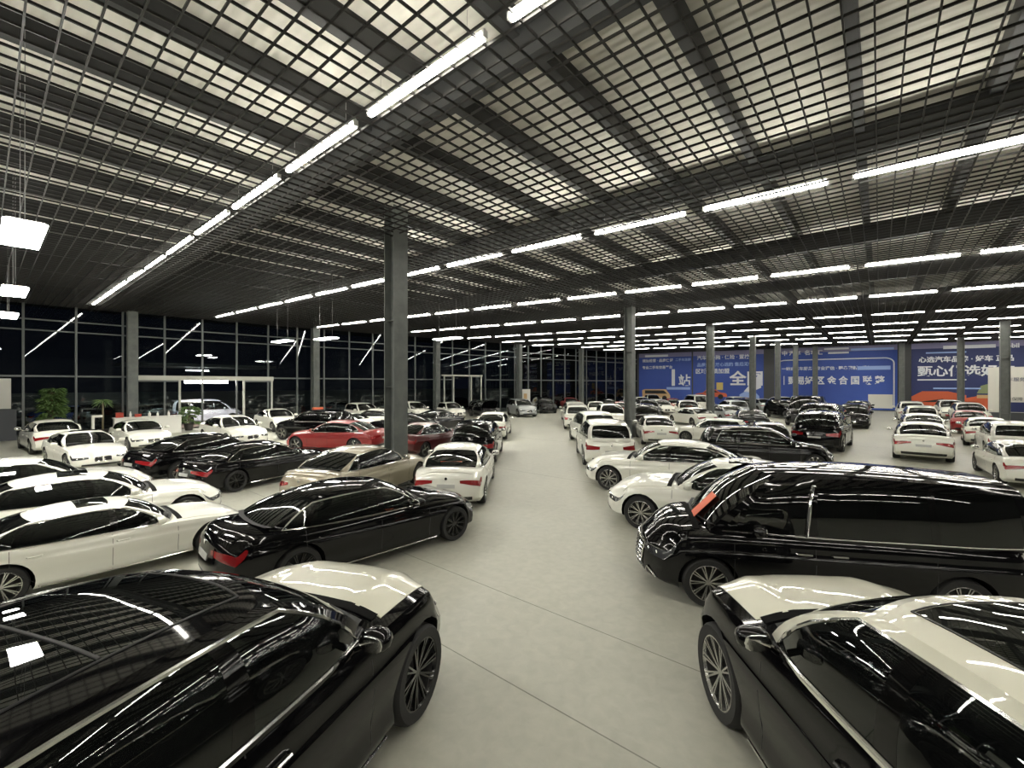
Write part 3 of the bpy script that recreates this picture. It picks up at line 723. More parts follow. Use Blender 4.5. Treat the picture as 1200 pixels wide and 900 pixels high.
def place(t, lod, col, x, y, th, label, group=None, sc=1., roof=None, hood=None, name='car', **kw):
    key = (t, lod, tuple(sorted(kw.items())))
    if key not in PROTO: PROTO[key] = make_car(t, lod, **kw)
    r_ = copy_tree(PROTO[key]); r_.name = name
    r_.location = (x, y, 0); r_.rotation_euler = (0, 0, R(th + 90)); r_.scale = (sc, sc, sc)
    for ch in r_.children:
        st = ch.name.split('.')[0]
        if st in PAINTED and ch.data.materials and ch.data.materials[0] == M['white']:
            cc = {'roof': roof or col, 'cabin_shell': roof or col, 'hood': hood or col}.get(st, col)
            s0 = ch.material_slots[0]; s0.link = 'OBJECT'; s0.material = M[cc]
    tag(r_, label, 'car', group)
    PLACED.append((x, y, th, TY[t]['L'] * sc, TY[t]['W'] * 2 * sc)); return r_
PLACED = []
# (type, detail, colour, x, y, heading, scale, label, extra)
G1 = 'cars parked left of the main aisle'; G2 = 'cars parked right of the main aisle'; G3 = 'cars along the second aisle'; G4 = 'cars in the far field'; G5 = 'cars outside behind the glass'
CL = [
 ('luxury', 0, 'black', -3.50, .62, 22, 1.01, 'black two-tone luxury car with cream hood and black roof, front left', dict(style='black', pano=True, hood='cream')),
 ('luxury', 0, 'black', .70, 3.60, 39, 1.02, 'black two-tone luxury car with cream hood and cream roof, front right', dict(pano=True, hood='cream', roof='cream')),
 ('lsedan', 0, 'black', -7.4, 4.45, -4, .93, 'glossy black sedan with chrome window line and black wheels facing the aisle', dict(style='black')),
 ('mpv', 0, 'black', -.85, 7.88, 117, .98, 'tall black minivan with orange card behind its windshield', {}),
 ('lsedan', 0, 'white', -10.02, 1.31, 1, .80, 'white sedan with sunroof, nearest white car on the left', dict(sunroof=True)),
 ('lsedan', 1, 'white', -12.5, 1.36, -3, .90, 'white sedan with sunroof, second white car at the left edge', dict(sunroof=True)),
 ('sedan', 1, 'white', -15.3, .6, 0, .95, 'white sedan, third white roof at the left edge', {}),
 ('sedan', 1, 'grey', -18.4, -1.0, 0, 1., 'dark roofed sedan cut by the left edge behind the white row', {}),
 ('sedan', 1, 'white', -2.45, 10.2, 102, 1.03, 'white sedan with grille facing the aisle, just behind the black minivan', dict(sunroof=True)),
 ('sedan', 1, 'white', -4.73, 12.98, 105, 1., 'white sedan facing the aisle, second behind the black minivan', {}),
 ('lsedan', 1, 'black', -15.25, 5.75, 13, .88, 'black sedan with dark wheel behind the nearest black sedan', dict(style='black')),
 ('sedan', 1, 'black', -18.25, 5.11, 15.6, .95, 'black fastback with lit-looking red tail lamp in the left block', dict(style='five')),
 ('sedan', 1, 'champagne', -11.23, 6.92, 20, .95, 'champagne sedan beside the nearest grey column', dict(style='five')),
 ('sedan', 1, 'white', -9.43, 8.96, 38, .96, 'white sedan seen from behind, right of the nearest column', {}),
 ('sedan', 1, 'red', -19.6, 10.7, 118, .97, 'bright red sedan facing left', dict(style='five')),
 ('compact', 1, 'dark_red', -15.9, 13.0, 14, .95, 'dark red and black hatchback right of the nearest column', dict(style='five')),
 ('sedan', 1, 'black', -22.68, 19.62, 15, .95, 'black sedan with chrome window line behind the dark red hatchback', {}),
 ('suv', 1, 'black', -13.18, 13.6, 36.5, .97, 'dark SUV seen from behind with white box in its rear window', dict(style='five')),
 ('sedan', 1, 'white', -17.6, 19.44, 36, 1., 'white sedan seen from behind, second at the left side of the aisle', {}),
 ('suv', 1, 'black', -24.42, 11.99, 110, 1., 'black SUV facing left behind the red sedan', dict(style='five')),
 ('sedan', 1, 'white', -25.95, 8.37, 272, 1.0, 'white sedan facing the viewer in front of the open entrance', {}),
 ('compact', 2, 'white', -31.4, 12.8, 269, .98, 'white coupe facing the viewer right of the open entrance', {}),
 ('suv', 2, 'white', -32.2, 19.8, 263, .95, 'white hatchback before the glass wall, left of the nearest column', {}),
 ('suv', 2, 'white', -31.4, 24.3, 256, .93, 'white SUV before the glass wall, right of the nearest column', {}),
 ('sedan', 1, 'white', -30.2, 2.1, 94, .98, 'white sedan seen from behind in front of the tall potted plant', {}),
 ('lsedan', 1, 'white', -23.45, 2.5, 276, .90, 'white sedan with sunroof facing the viewer in the left block', dict(sunroof=True)),
 ('sedan', 1, 'white', -28.2, 5.0, 273, .91, 'white sedan facing the viewer before the white counter', {}),
 ('suv', 2, 'white', -34.0, -1.9, 92, .9, 'white SUV corner at the far left edge by the glass wall', {}),
 ('suv', 1, 'silver', -26.88, 33.68, 238, 1., 'silver SUV facing the viewer at the far end of the aisle', {}),
 ('suv', 2, 'black', -28.2, 39.3, 232, 1., 'black SUV facing the viewer beside the silver one', {}),
 ('compact', 2, 'red', -28.6, 45.2, 225, 1., 'small red car at the far end of the aisle', {}),
 ('suv', 1, 'white', -11.72, 20.68, 40, 1.03, 'white SUV seen from behind, second on the right side of the aisle', {}),
 ('suv', 1, 'white', -8.8, 16.4, 36, 1.02, 'white car seen from behind, first on the right side of the aisle', {}),
 ('sedan', 1, 'white', -9.34, 23.34, 29, .97, 'white sedan seen from behind right of the second column', {}),
 ('sedan', 2, 'white', -10.94, 34.5, 49, .92, 'white sedan left of the third column with black bumper', {}),
 ('suv', 2, 'white', -12.9, 39.5, 205, 1., 'white SUV with orange card in its windshield', {}),
 ('suv', 1, 'black', -3.3, 18.3, -62, .93, 'long black wagon facing right behind the white sedans', dict(sunroof=True)),
 ('suv', 1, 'white', -6.9, 24.8, 100, .78, 'white-roofed wagon with dark glazing behind the long black wagon', {}),
 ('suv', 1, 'grey', -3.8, 22.8, 196, .80, 'dark grey SUV facing the viewer behind the long black wagon', {}),
 ('sedan', 1, 'black', -6.6, 32.4, 18, 1.0, 'black sedan right of the third column', dict(style='five')),
 ('suv', 1, 'black', -2.14, 26.6, -3, 1.08, 'black SUV seen from behind at the second aisle', dict(style='five')),
 ('suv', 1, 'black', -2.6, 33.2, -5, 1.18, 'larger black SUV seen from behind, second at the second aisle', dict(style='five')),
 ('mpv', 2, 'black', -4.3, 40.6, 176, 1.15, 'black van with pale roof behind the two black SUVs', {}),
 ('suv', 2, 'black', -1.45, 40.6, 179, 1., 'black SUV facing the viewer with bright grille at the second aisle', {}),
 ('suv', 2, 'black', -1.5, 48.5, 179, 1., 'black SUV facing the viewer, farther along the second aisle', {}),
 ('sedan', 2, 'black', -1.5, 56.5, 179, 1., 'black sedan facing the viewer at the end of the second aisle', {}),
 ('sedan', 1, 'white', 1.38, 26.0, -1.5, 1.02, 'white sedan seen from behind with red lamps, first right of the second aisle', {}),
 ('sedan', 1, 'white', 1.75, 33.2, 1, 1.03, 'white sedan seen from behind, second right of the second aisle', {}),
 ('suv', 2, 'white', 2.1, 41.2, 1, 1., 'white SUV seen from behind, third right of the second aisle', {}),
 ('suv', 2, 'white', 2.0, 50.5, 1, 1., 'white SUV seen from behind, fourth right of the second aisle', {}),
 ('compact', 1, 'white', 4.2, 33.2, -4, .96, 'white coupe seen from behind left of the right column', {}),
 ('suv', 1, 'white', 4.25, 28.2, -1, .93, 'white hatchback seen from behind below the right column', {}),
 ('sedan', 1, 'white', 3.5, 21.4, 3, .9, 'white sedan cut by the right edge behind the black minivan roof', {}),
 ('compact', 2, 'red', 4.4, 40.6, -5, .98, 'dark red car seen from behind in the right block', {}),
 ('suv', 2, 'white', 5.3, 48.8, 183, 1., 'white SUV facing the viewer before the orange car banner', {}),
 ('sedan', 2, 'white', 7.6, 38.2, -2, 1., 'white sedan in the right block behind the white coupe', {}),
 ('sedan', 2, 'silver', 7.2, 33.0, -2, 1., 'silver sedan in the right block at the right edge', {}),
 ('suv', 2, 'white', 4.9, 55.8, 183, 1., 'white SUV farthest in the right block', {}),
 # outside
 ('mpv', 1, 'lavender', -41.4, 11.5, -2, 1.0, 'silver minivan parked outside the open entrance', {}),
 ('suv', 2, 'black', -42.9, 6.3, -2, 1., 'black car outside left of the silver minivan', {}),
 ('sedan', 2, 'blue', -47.5, 4.5, 0, 1., 'dark blue car outside behind the tall potted plant', {}),
 ('sedan', 2, 'black', -47.0, 10.0, 0, 1., 'black car outside behind the thin palm', {}),
 ('sedan', 2, 'grey', -43.0, 24.5, 0, 1., 'grey car outside right of the open entrance', {}),
 ('suv', 2, 'black', -42.0, 30.5, 0, 1., 'black SUV outside beyond the orange-footed column', {}),
 ('sedan', 2, 'black', -40.5, 38.5, 0, 1., 'black car outside near the second entrance', {}),
]
CL += [
 ('suv', 2, 'white', -30.2, 27.5, 250, .86, 'white car facing the viewer behind the black sedan with chrome line', {}),
 ('sedan', 2, 'black', -21.6, 15.8, 110, .95, 'black roofed sedan behind the bright red sedan', {}),
 ('sedan', 2, 'white', -27.2, 17.6, 110, .95, 'white roofed sedan in front of the white SUV by the glass wall', {}),
 ('sedan', 2, 'white', -26.7, 15.0, 112, .86, 'white low roof between the black SUV and the glass wall', {}),
]
for (t, lod, c_, x, y, th, sc, lb, kw) in CL:
    kw = dict(kw); rf = kw.pop('roof', None); hd = kw.pop('hood', None)
    g = G5 if x < -37.5 else G3 if x > -2.6 and y > 20 else G1 if (x + 9.5 < -(y - 9) * .72 or (x < -7 and y < 8)) else G2
    place(t, lod, c_, x, y, th, lb, g, sc, roof=rf, hood=hd, **kw)
# black SUV with its hood raised
hs = place('suv', 1, 'black', -28.6, 30.2, 247, 'black SUV with its hood raised, left of the silver SUV', G1, .95, style='five')
for ch in hs.children:
    if ch.name.startswith('hood'):
        p = Vector((1.12, 0, 1.08)); m4 = Matrix.Translation(p) @ Matrix.Rotation(R(-48), 4, 'Y') @ Matrix.Translation(-p)
        ch.location = m4.translation; ch.rotation_euler = (0, R(-48), 0)
# regular far field
def obb(x, y, th, l, w):
    t = R(th); f = np.array([-math.sin(t), math.cos(t)]); s_ = np.array([f[1], -f[0]])
    return np.array([x, y]), f, s_, l / 2, w / 2
def hit(a, b, gap=.26):
    ca, fa, sa, la, wa = a; cb, fb, sb, lb, wb = b; d = cb - ca
    for ax in (fa, sa, fb, sb):
        ra = la * abs(fa @ ax) + wa * abs(sa @ ax); rb = lb * abs(fb @ ax) + wb * abs(sb @ ax)
        if abs(d @ ax) > ra + rb + gap: return False
    return True
OBS = [obb(*p) for p in PLACED] + [obb(x, y, 0, .7, .7) for (x, y), _ in COLS]
rnd = random.Random(11); e = np.array([-math.sin(R(35)), math.cos(R(35))]); s_ = np.array([e[1], -e[0]])
TN = {'sedan': 'sedan', 'suv': 'SUV', 'compact': 'hatchback', 'mpv': 'van'}
for j in range(-2, 14):
    cnt = 0
    for i in range(-14, 12):
        base = np.array([-9.0, 20.5]) + s_ * (i * 2.45) + e * (j * 5.05)
        x, y = base; t = rnd.choice(['sedan', 'suv', 'suv', 'sedan', 'compact', 'suv', 'mpv' if j > 3 else 'sedan'])
        c_ = rnd.choice(['white'] * 9 + ['black'] * 2 + ['grey', 'silver', 'red']); th = 35 + rnd.uniform(-3, 3) + (180 if rnd.random() < .55 else 0)
        x += rnd.uniform(-.1, .1); y += rnd.uniform(-.12, .12)
        xw = xwall(y)
        if not (x < -4.0 and y < 61 and y > 19 and x > xw + 2.6): continue
        # the aisle stays clear
        u = (np.array([x, y]) - np.array([-11.0, 12.5])) ; along = u @ e; across = u @ s_
        if across < 2.2 and along < 37 - .0: 
            if not (along > 22 and across < -6.5): continue
        bx = obb(x, y, th, TY[t]['L'], TY[t]['W'] * 2)
        if any(hit(bx, q) for q in OBS): continue
        OBS.append(bx); cnt += 1
        nm = {'white': 'white', 'black': 'black', 'grey': 'dark grey', 'silver': 'silver', 'red': 'red'}[c_]
        place(t, 2, c_, x, y, th, '%s %s in the %s far row, %s car from the glass wall' % (nm, TN[t], ORD[j + 2], ORD[cnt - 1]), G4)

# cards behind screens
def card(x, y, z, w, h, rot, m_, lb, name='card'):
    o = ob(name, MB().box(-w / 2, w / 2, -h / 2, h / 2, -.004, .004).mesh(name, m_), None, (x, y, z)); o.rotation_euler = rot
    return tag(o, lb, 'card')

# card inside the minivan windshield, lying on its slope
th = R(117); f = Vector((-math.sin(th), math.cos(th), 0)); l_ = Vector((-f.y, f.x, 0))
mv = Car('mpv'); p = mv.G(1.0, .32, .22) * .98; q1 = mv.G(1.0, .32, .42) * .98; 
wp = Vector((-.85, 7.88, 0)) + f * float(p[0]) + l_ * float(p[1]) + Vector((0, 0, float(p[2])))
sl = math.atan2(float(q1[2] - p[2]), -float(q1[0] - p[0]))
o = card(wp.x, wp.y, wp.z, .52, .27, (0, 0, 0), M['orange_card'], 'orange card lying against the black minivan windshield')
o.rotation_euler = Matrix((tuple(-f * math.cos(sl) + Vector((0, 0, math.sin(sl)))), tuple(l_), tuple((-f * math.cos(sl) + Vector((0, 0, math.sin(sl)))).cross(l_)))).transposed().to_euler()
o.location = wp + Vector((0, 0, .018)) + f * .012
for (cx_, cy_, th_, sc_, v, lb, mt_) in ((-9.43, 8.96, 38, .96, 'sedan', 'orange card in the rear window of the white sedan by the column', 'orange_card'),
                                   (-13.18, 13.6, 36.5, .97, 'suv', 'white box in the rear window of the dark SUV', 'paper'), (-12.9, 39.5, 205, 1., 'suv', 'orange card in the windshield of a far white SUV', 'orange_card')):
    cc = Car(v); a = 0 if mt_ == 'paper' or cx_ > -10 else 1; p = cc.G(a, 0, .18) * sc_; th = R(th_); f = Vector((-math.sin(th), math.cos(th), 0))
    wp = Vector((cx_, cy_, 0)) + f * (float(p[0]) + (.10 if a == 0 else -.10)) + Vector((0, 0, float(p[2]) - .02))
    card(wp.x, wp.y, wp.z, .55 if mt_ != 'paper' else .9, .22, (R(50) if a else R(60), 0, th), M[mt_], lb)

# ---- plants, counter and small things by the glass wall
def leafy_plant(x, y, h, rad, n, label, leaf_len=.42, z0=.55):
    t = empty('potted_plant', (x, y, 0)); tag(t, label, 'plant'); rd = random.Random(int(x * 10))
    pot = MB(); k = 16; pr = [(.20, 0), (.27, .42), (.29, .45), (.25, .45), (.23, .38), (.01, .38)]
    v = [(a * math.cos(2 * math.pi * i / k), a * math.sin(2 * math.pi * i / k), z) for i in range(k) for a, z in pr]
    pot.add(v, [(i * 6 + j, ((i + 1) % k) * 6 + j, ((i + 1) % k) * 6 + j + 1, i * 6 + j + 1) for i in range(k) for j in range(5)]); pot.add([v[i * 6] for i in range(k)], [tuple(range(k))])
    ob('pot', pot.mesh('pot', M['pot'], True), t)
    st = MB(); lf = MB()
    for i in range(n):
        a = rd.uniform(0, 6.28); z = z0 + (h - z0) * (i / n) ** .8; rr = rad * (1 - .35 * (i / n)) * rd.uniform(.35, 1)
        c = Vector((rr * math.cos(a), rr * math.sin(a), z)); st.tube([(0, 0, max(.38, z - .35)), c * .6 + Vector((0, 0, .4 * z * 0 + z * .4 * 0)) if False else Vector((c.x * .5, c.y * .5, z - .08)), c], .008, 4)
        for q in range(5):
            b = a + (q - 2) * .55; d = Vector((math.cos(b), math.sin(b), rd.uniform(-.35, .15))).normalized(); s2 = d.cross(Vector((0, 0, 1))).normalized() * leaf_len * .20
            l1 = c + d * leaf_len * .5 + Vector((0, 0, .04)); l2 = c + d * leaf_len - Vector((0, 0, .06))
            lf.add([c, l1 + s2, l2, l1 - s2, c - Vector((0, 0, .006)), l1 + s2 * .9 - Vector((0, 0, .006)), l1 - s2 * .9 - Vector((0, 0, .006))], [(0, 1, 2, 3), (4, 6, 2, 5)])
    st.tube([(0, 0, .38), (.02, 0, h * .6), (0, 0, h * .95)], [.03, .022, .01], 6)
    ob('stem', st.mesh('stem', M['bark'], fix=False), t); ob('leaves', lf.mesh('leaves', M['leaf'], fix=False), t); return t
x, y = wallpt(1.5, -1.2); leafy_plant(x, y, 2.85, .42, 110, 'tall leafy green potted plant before the glass wall', .42, .8)
x, y = wallpt(7.9, -.9); leafy_plant(x, y, 1.6, .45, 26, 'bushy potted plant with arching leaves by the open entrance', .5)
WANG = wang(3.6); x, y = wallpt(3.6, -1.0); t = empty('potted_palm', (x, y, 0)); tag(t, 'thin palm with bare pale trunk by the glass wall', 'plant')
ob('pot', MB().tube([(0, 0, 0), (0, 0, .4)], [.2, .26], 14).mesh('pot', M['pot'], True), t)
ob('trunk', MB().tube([(0, 0, .3), (.03, 0, 1.2), (0, 0, 2.1)], [.05, .04, .035], 8).mesh('trunk', M['bark'], True), t)
lf = MB()
for i in range(26):
    a = i * 2.4; d = Vector((math.cos(a), math.sin(a), .5 - .04 * i)); pts = [Vector((0, 0, 2.1)) + d * r_ - Vector((0, 0, r_ * r_ * .9)) for r_ in (0, .18, .36, .5)]
    lf.tube(pts, [.012, .03, .022, .004], 4)
ob('fronds', lf.mesh('fronds', M['leaf'], fix=False), t)
WANG = wang(5.2); x, y = wallpt(5.2, -1.9); t = empty('reception_counter', (x, y, 0), WANG); tag(t, 'long white counter before the glass wall left of the entrance', 'counter')
ob('body', MB().box(-1.2, 2.0, -.3, .3, 0, 1.05).mesh('body', M['counter']), t); ob('counter_top', MB().box(-1.25, 2.05, -.34, .34, 1.05, 1.1).mesh('counter_top', M['counter']), t)
cx_, cy_ = x, y
def on_counter(u, w_): return (cx_ + u * math.cos(WANG) - w_ * 0 , cy_ + u * math.sin(WANG))
for i, (u, hh, ww, mt_, lb, nm) in enumerate(((-.95, .30, .34, 'red_plain', 'red box at the left end of the white counter', 'box'), (-.45, .34, .12, 'counter', 'white bottle beside the red box on the counter', 'bottle'), (-.1, .18, .3, 'red_plain', 'flat red tray in the middle of the counter', 'tray'),
        (.45, .30, .16, 'counter', 'tallest white jug on the counter', 'jug'), (.85, .26, .12, 'counter', 'small white bottle on the counter near the jug', 'bottle'), (1.4, .30, .14, 'counter', 'white vase at the right end of the counter', 'vase'))):
    X_, Y_ = on_counter(u, 0); g = MB()
    if nm in ('box', 'tray'): g.box(-ww / 2, ww / 2, -.12, .12, 0, hh).box(-ww / 2 - .01, ww / 2 + .01, -.13, .13, hh - .04, hh)
    else: g.tube([(0, 0, 0), (0, 0, hh * .25), (0, 0, hh * .6), (0, 0, hh * .75), (0, 0, hh)], [ww * .42, ww * .5, ww * .48, ww * .22, ww * .25], 12)
    o = ob(nm, g.mesh(nm, M[mt_], True, 40), None, (X_, Y_, 1.1)); o.rotation_euler = (0, 0, WANG); tag(o, lb, nm)
WANG = wang(3.0); x, y = wallpt(3.0, -2.4); t = empty('display_stand', (x, y, 0), WANG); tag(t, 'white angular stand left of the counter', 'stand')
ob('post', MB().box(-.06, .06, -.1, .1, 0, 1.3).mesh('post', M['counter']), t); ob('arm', MB().box(-.06, .40, -.1, .1, 1.2, 1.32).mesh('arm', M['counter']), t); ob('foot', MB().box(-.1, .4, -.15, .15, 0, .06).mesh('foot', M['counter']), t)
WANG = wang(16.3); x, y = wallpt(16.3, -1.35); t = empty('carton', (x, y, 0), WANG); tag(t, 'orange carton at the foot of a glass wall column', 'box')
ob('carton_body', MB().box(-.35, .35, -.22, .22, 0, 1.25).mesh('carton_body', M['orange_card']), t); ob('flap', MB().box(-.36, .36, -.23, .0, 1.25, 1.27).mesh('flap', M['tan']), t)
WANG = wang(39.6); x, y = wallpt(39.6, -.5); t = empty('poster_stand', (x, y, 0), WANG); tag(t, 'pale upright poster stand at the glass wall beyond the second entrance', 'sign')
ob('poster', MB().box(-.6, .6, -.03, .03, .3, 2.5).mesh('poster', M['board']), t); ob('foot', MB().box(-.6, .6, -.2, .2, 0, .06).box(-.03, .03, -.02, .02, .06, .3).mesh('foot', M['dark_steel']), t)
ob('print', MB().box(-.4, .1, -.036, -.03, 1.3, 2.0).mesh('print', M['tan']), t)
# lit canopy lamp and low wall outside the entrance
WANG = wang(9.2); x, y = wallpt(9.2, 1.4); t = empty('canopy_lamp', (x, y, 3.15), WANG); tag(t, 'bright long lamp under the canopy outside the entrance', 'lamp')
ob('light_panel', MB().box(-1.1, 1.5, -.12, .12, 0, .28).mesh('light_panel', M['tube']), t); ob('housing', MB().box(-1.2, 1.6, -.14, .14, .28, .34).mesh('housing', M['dark_steel']), t)
ob('bracket', MB().box(-.05, .05, -.03, .03, .34, 1.2).mesh('bracket', M['dark_steel']), t)
WANG = wang(4.8); x, y = wallpt(9.2, 3.2); t = empty('canopy_lamp', (x, y, 4.1), WANG); tag(t, 'added fill light high under the outside canopy to brighten the silver minivan', 'lamp')  # extra panel added only to brighten the minivan outside
ob('light_panel', MB().box(-.7, .7, -.1, .1, 0, .03).mesh('light_panel', M['panel']), t); ob('housing', MB().box(-.75, .75, -.14, .14, .03, .1).mesh('housing', M['dark_steel']), t); ob('bracket', MB().box(-.05, .05, -.05, .05, .1, .22).mesh('bracket', M['dark_steel']), t)
WANG = wang(4.8); x, y = wallpt(4.8, .1); w = struct('canopy', MB().box(0, 9, 0, 4.2, 4.3, 4.5).mesh('canopy', M['dark_steel']), None, (x, y, 0)); w.rotation_euler = (0, 0, WANG)
WANG = wang(4.8); x, y = wallpt(4.8, .12); w = struct('entrance_paving', MB().box(0, 9, 0, 5, -.04, .0).mesh('entrance_paving', M['brick_red']), None, (x, y, 0)); w.rotation_euler = (0, 0, WANG)
struct('outside_wall', MB().box(-64, -63.6, -60, 130, 0, 2.2).mesh('outside_wall', M['mullion']))

# ------------------------------------------------------------------ banners on the far wall
def txt(parent, s, x, z, size, m_, y=-.035, sx=1., name='lettering', bold=0.):
    cu = bpy.data.curves.new(name, 'FONT'); cu.body = s; cu.size = size; cu.extrude = .006; cu.offset = bold
    cu.materials.append(m_); cu.fill_mode = 'BOTH'; cu.resolution_u = 2
    o = bpy.data.objects.new(name, cu); o.parent = parent; o.location = (x, y, z); o.rotation_euler = (R(90), 0, 0); o.scale = (sx, 1, 1); COL.objects.link(o); return o
def rect(parent, x0, x1, z0, z1, m_, y=-.03, d=.01, name='print'): return ob(name, MB().box(x0, x1, y - d, y, z0, z1).mesh(name, m_), parent)
def poly(parent, pts, m_, y=-.03, name='print', d=.012):
    k = len(pts); mb = MB().add([(x, y - d, z) for x, z in pts] + [(x, y, z) for x, z in pts], [tuple(range(k)), tuple(range(2 * k - 1, k - 1, -1))] + [(i, (i + 1) % k, k + (i + 1) % k, k + i) for i in range(k)])
    return ob(name, mb.mesh(name, m_), parent)
def banner(s0, s1, label, m_='blue', z1=8.2):
    x, y = farpt(s0); t = empty('wall_banner', (x, y, 0), FANG); tag(t, label, 'banner', 'printed banners on the far wall')
    ob('sheet', MB().box(0, s1 - s0, -.03, .0, 0.1, z1).mesh('sheet', M[m_]), t); rect(t, 0, s1 - s0, 7.0, z1, M['lav'], -.0305, .002, 'top_band'); return t
def silhouette_car(t, x, z, w, m_, van=False):
    """flat printed car on a banner"""
    pr = [(0, .1), (0, .35), (.08, .42), (.24, .5), (.36, .78), (.62, .82), (.80, .52), (.97, .44), (1, .3), (1, .1)] if not van else [(0, .1), (0, .9), (.1, 1.), (.85, 1.), (.97, .55), (1, .4), (1, .1)]
    h = w * .36
    poly(t, [(x + a * w, z + b * h) for a, b in pr], m_, -.04)
    gp = [(.28, .5), (.38, .72), (.60, .75), (.74, .52)] if not van else [(.1, .55), (.1, .88), (.78, .88), (.9, .55)]
    poly(t, [(x + a * w, z + b * h) for a, b in gp], M['cabin'], -.053)
    for a in (.2, .8):
        n = 16; poly(t, [(x + a * w + .085 * w * math.cos(6.283 * k / n), z + .12 * h + .085 * w * math.sin(6.283 * k / n)) for k in range(n)], M['cabin'], -.055)
A_, B_, C_, D_ = .4, 7.75, 8.9, 15.9
t1 = banner(1.6, 9.0, 'blue banner with a huge 1 and a pale van, leftmost on the far wall')
rect(t1, .9, 4.2, 7.05, 7.35, M['print'], -.034); txt(t1, '诚信经营 · 品质保证', .5, 6.35, .50, M['print'], bold=.01); txt(t1, '二手车连锁', 5.2, 6.4, .42, M['print_blue'], bold=.01)
txt(t1, '专业二手车交易平台', .5, 5.35, .48, M['print'], bold=.012); txt(t1, '1', 4.1, 2.9, 3.3, M['print'], bold=.06); txt(t1, '站', 5.6, 3.0, 1.7, M['print'], bold=.03)
rect(t1, 4.0, 7.2, 2.3, 2.65, M['print_blue'], -.034); silhouette_car(t1, .5, .9, 4.0, M['tan'], True); silhouette_car(t1, .3, .3, 3.2, M['print'])
t2 = banner(9.2, 17.8, 'blue banner with big slanted white characters and an orange sports car')
txt(t2, '汽车 · 金融 · 保险 · 置换', .5, 6.5, .62, M['print'], bold=.012); txt(t2, '品质好车 放心选购 售后无忧', .5, 5.55, .55, M['print_blue'], bold=.012)
txt(t2, '区域连锁加盟', .3, 4.6, .72, M['print'], bold=.015); txt(t2, '全国', 4.6, 3.1, 2.0, M['print'], bold=.05); poly(t2, [(6.3, 2.1), (8.0, 4.3), (8.3, 4.3), (8.3, 2.6), (7.0, 2.0)], M['print'])
silhouette_car(t2, .3, 1.2, 4.0, M['orange']); rect(t2, 3.0, 3.8, 2.3, 3.3, M['yellow'], -.034); poly(t2, [(5.8, .8), (5.8, 1.7), (6.6, 2.2), (7.6, 2.1), (8.1, 1.5), (8.1, .8)], M['print_blue'])
t3 = banner(19.0, 31.0, 'wide blue banner with rounded white frame line and a row of white characters')
for a, z in ((.8, 7.25),): txt(t3, '中 汽车', a, 6.75, .62, M['print'], bold=.02); txt(t3, '名车汇', 3.2, 6.75, .62, M['print'], bold=.02)
rect(t3, 5.2, 7.6, 7.25, 7.45, M['print'], -.036); rect(t3, 5.6, 7.6, 6.75, 6.95, M['print'], -.036); rect(t3, 7.8, 11.7, 7.05, 7.3, M['print_blue'], -.036)
fr = MB(); pts = [(.35, .4)] + [(.35 + .8 - .8 * math.cos(a), 5.5 + .6 * math.sin(a)) for a in lin(0, math.pi / 2, 6)] + [(10.9 + .8 * math.sin(a), 5.5 + .6 * math.cos(a)) for a in lin(0, math.pi / 2, 6)] + [(11.7, .4)]
fr.tube([(x, -.05, z) for x, z in pts], .07, 5); ob('frame_line', fr.mesh('frame_line', M['print']), t3)
txt(t3, '一站式汽车服务 · 专业评估 · 整备翻新 · 质保', .8, 4.85, .46, M['print'], bold=.012); txt(t3, '｜甄易好 区 金 合 国 联 整', .6, 3.15, 1.05, M['print'], sx=.84, bold=.03); rect(t3, 8.4, 11.4, 4.75, 5.2, M['print_blue'], -.034)
poly(t3, [(9.4, .3), (9.4, 1.9), (11.6, 1.9), (11.6, .3)], M['board'], -.031)
t4 = banner(32.2, 41.0, 'dark blue banner with white characters above an orange car front', 'navy')
rect(t4, 2.6, 6.6, 6.9, 7.25, M['print'], -.036); rect(t4, 1.2, 4.4, 6.45, 6.6, M['print_blue'], -.036); txt(t4, 'mobil', 6.9, 6.85, .62, M['print'], bold=.02)
txt(t4, '心选汽车品牌 · 好车 正品', .6, 5.55, .66, M['print'], bold=.02); txt(t4, '甄心优选好车', .5, 4.05, 1.25, M['print'], bold=.03); rect(t4, .5, 4.4, 3.5, 3.62, M['print'], -.034)
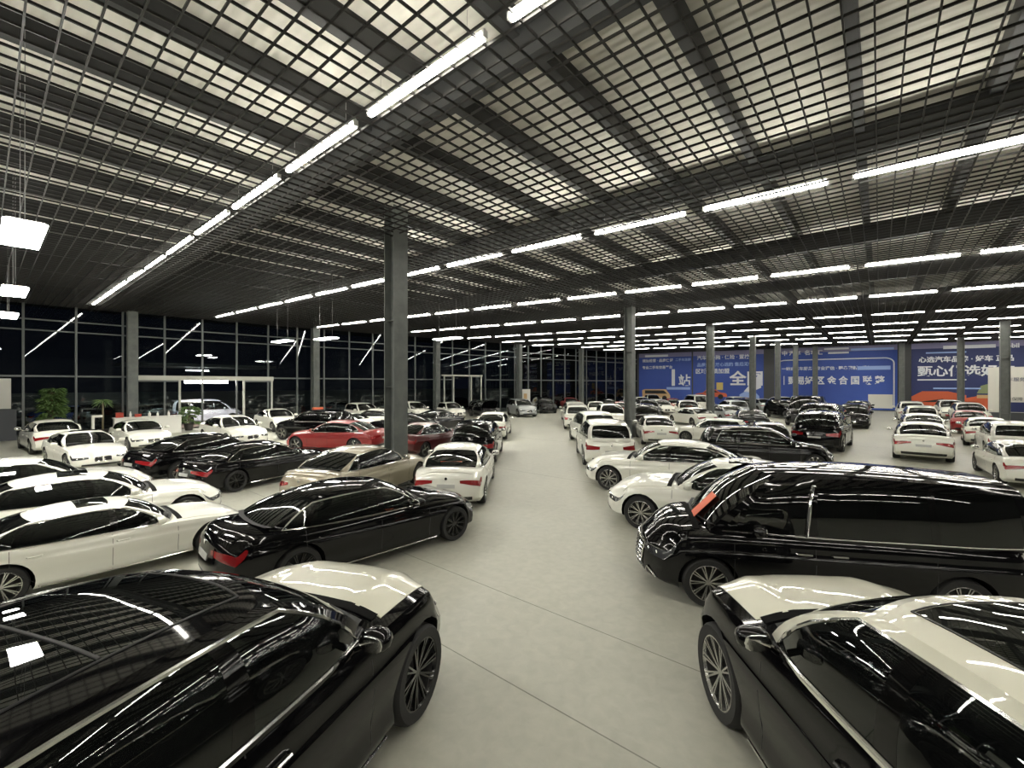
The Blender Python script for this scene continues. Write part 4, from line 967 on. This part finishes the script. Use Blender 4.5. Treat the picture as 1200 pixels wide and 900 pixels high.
rect(t4, 1.8, 5.5, 2.55, 2.7, M['print_blue'], -.034)
poly(t4, [(0, .4), (0, 1.7), (.9, 2.3), (3.0, 2.3), (4.4, 1.9), (4.4, .4)], M['orange']); poly(t4, [(4.4, .4), (4.4, 1.6), (5.6, 1.9), (8.4, 2.0), (8.4, .4)], M['orange'], -.031); rect(t4, 5.2, 8.0, 1.6, 1.95, M['tan'], -.045)
poly(t4, [(5.2, 2.1), (5.5, 2.9), (6.5, 3.3), (7.6, 3.1), (7.8, 2.1)], M['olive']); poly(t4, [(.6, 1.1), (2.6, 1.5), (2.6, 1.1)], M['cabin'], -.045)

# white printed boards standing on the right
def standing_board(x, y, w_, h, label):
    t = empty('display_board', (x, y, 0), FANG); tag(t, label, 'board', 'white display boards on the right')
    ob('panel', MB().box(0, w_, -.05, .05, .05, h).mesh('panel', M['board']), t); ob('base', MB().box(0, w_, -.3, .3, 0, .05).mesh('base', M['dark_steel']), t)
    rect(t, 0, w_, .05, .75, M['grey_panel'], -.051, .004); return t
b1 = standing_board(7.0, 54.0, 2.2, 4.5, 'white display board left of the right column with dark blue pictures')
txt(b1, '汽车服务', .75, 3.35, .34, M['navy'], -.06); txt(b1, '品质保障', .7, 1.75, .32, M['grey_panel'], -.06); rect(b1, .8, 2.1, .8, 1.6, M['navy'], -.055)
b2 = standing_board(8.9, 50.0, 4.5, 4.5, 'white display board right of the right column with red lettering')
txt(b2, '二手车展示', .5, 3.0, .42, M['grey_panel'], -.06); txt(b2, '甄选好车在此', .3, 2.2, .40, M['orange'], -.06)

# letters become ordinary meshes
bpy.context.view_layer.update()
dg_ = bpy.context.evaluated_depsgraph_get()
for o in [o for o in bpy.data.objects if o.type == 'FONT']:
    me = bpy.data.meshes.new_from_object(o.evaluated_get(dg_)); n_ = bpy.data.objects.new('lettering', me)
    n_.parent = o.parent; n_.location = o.location; n_.rotation_euler = o.rotation_euler; n_.scale = o.scale
    COL.objects.link(n_); bpy.data.objects.remove(o)
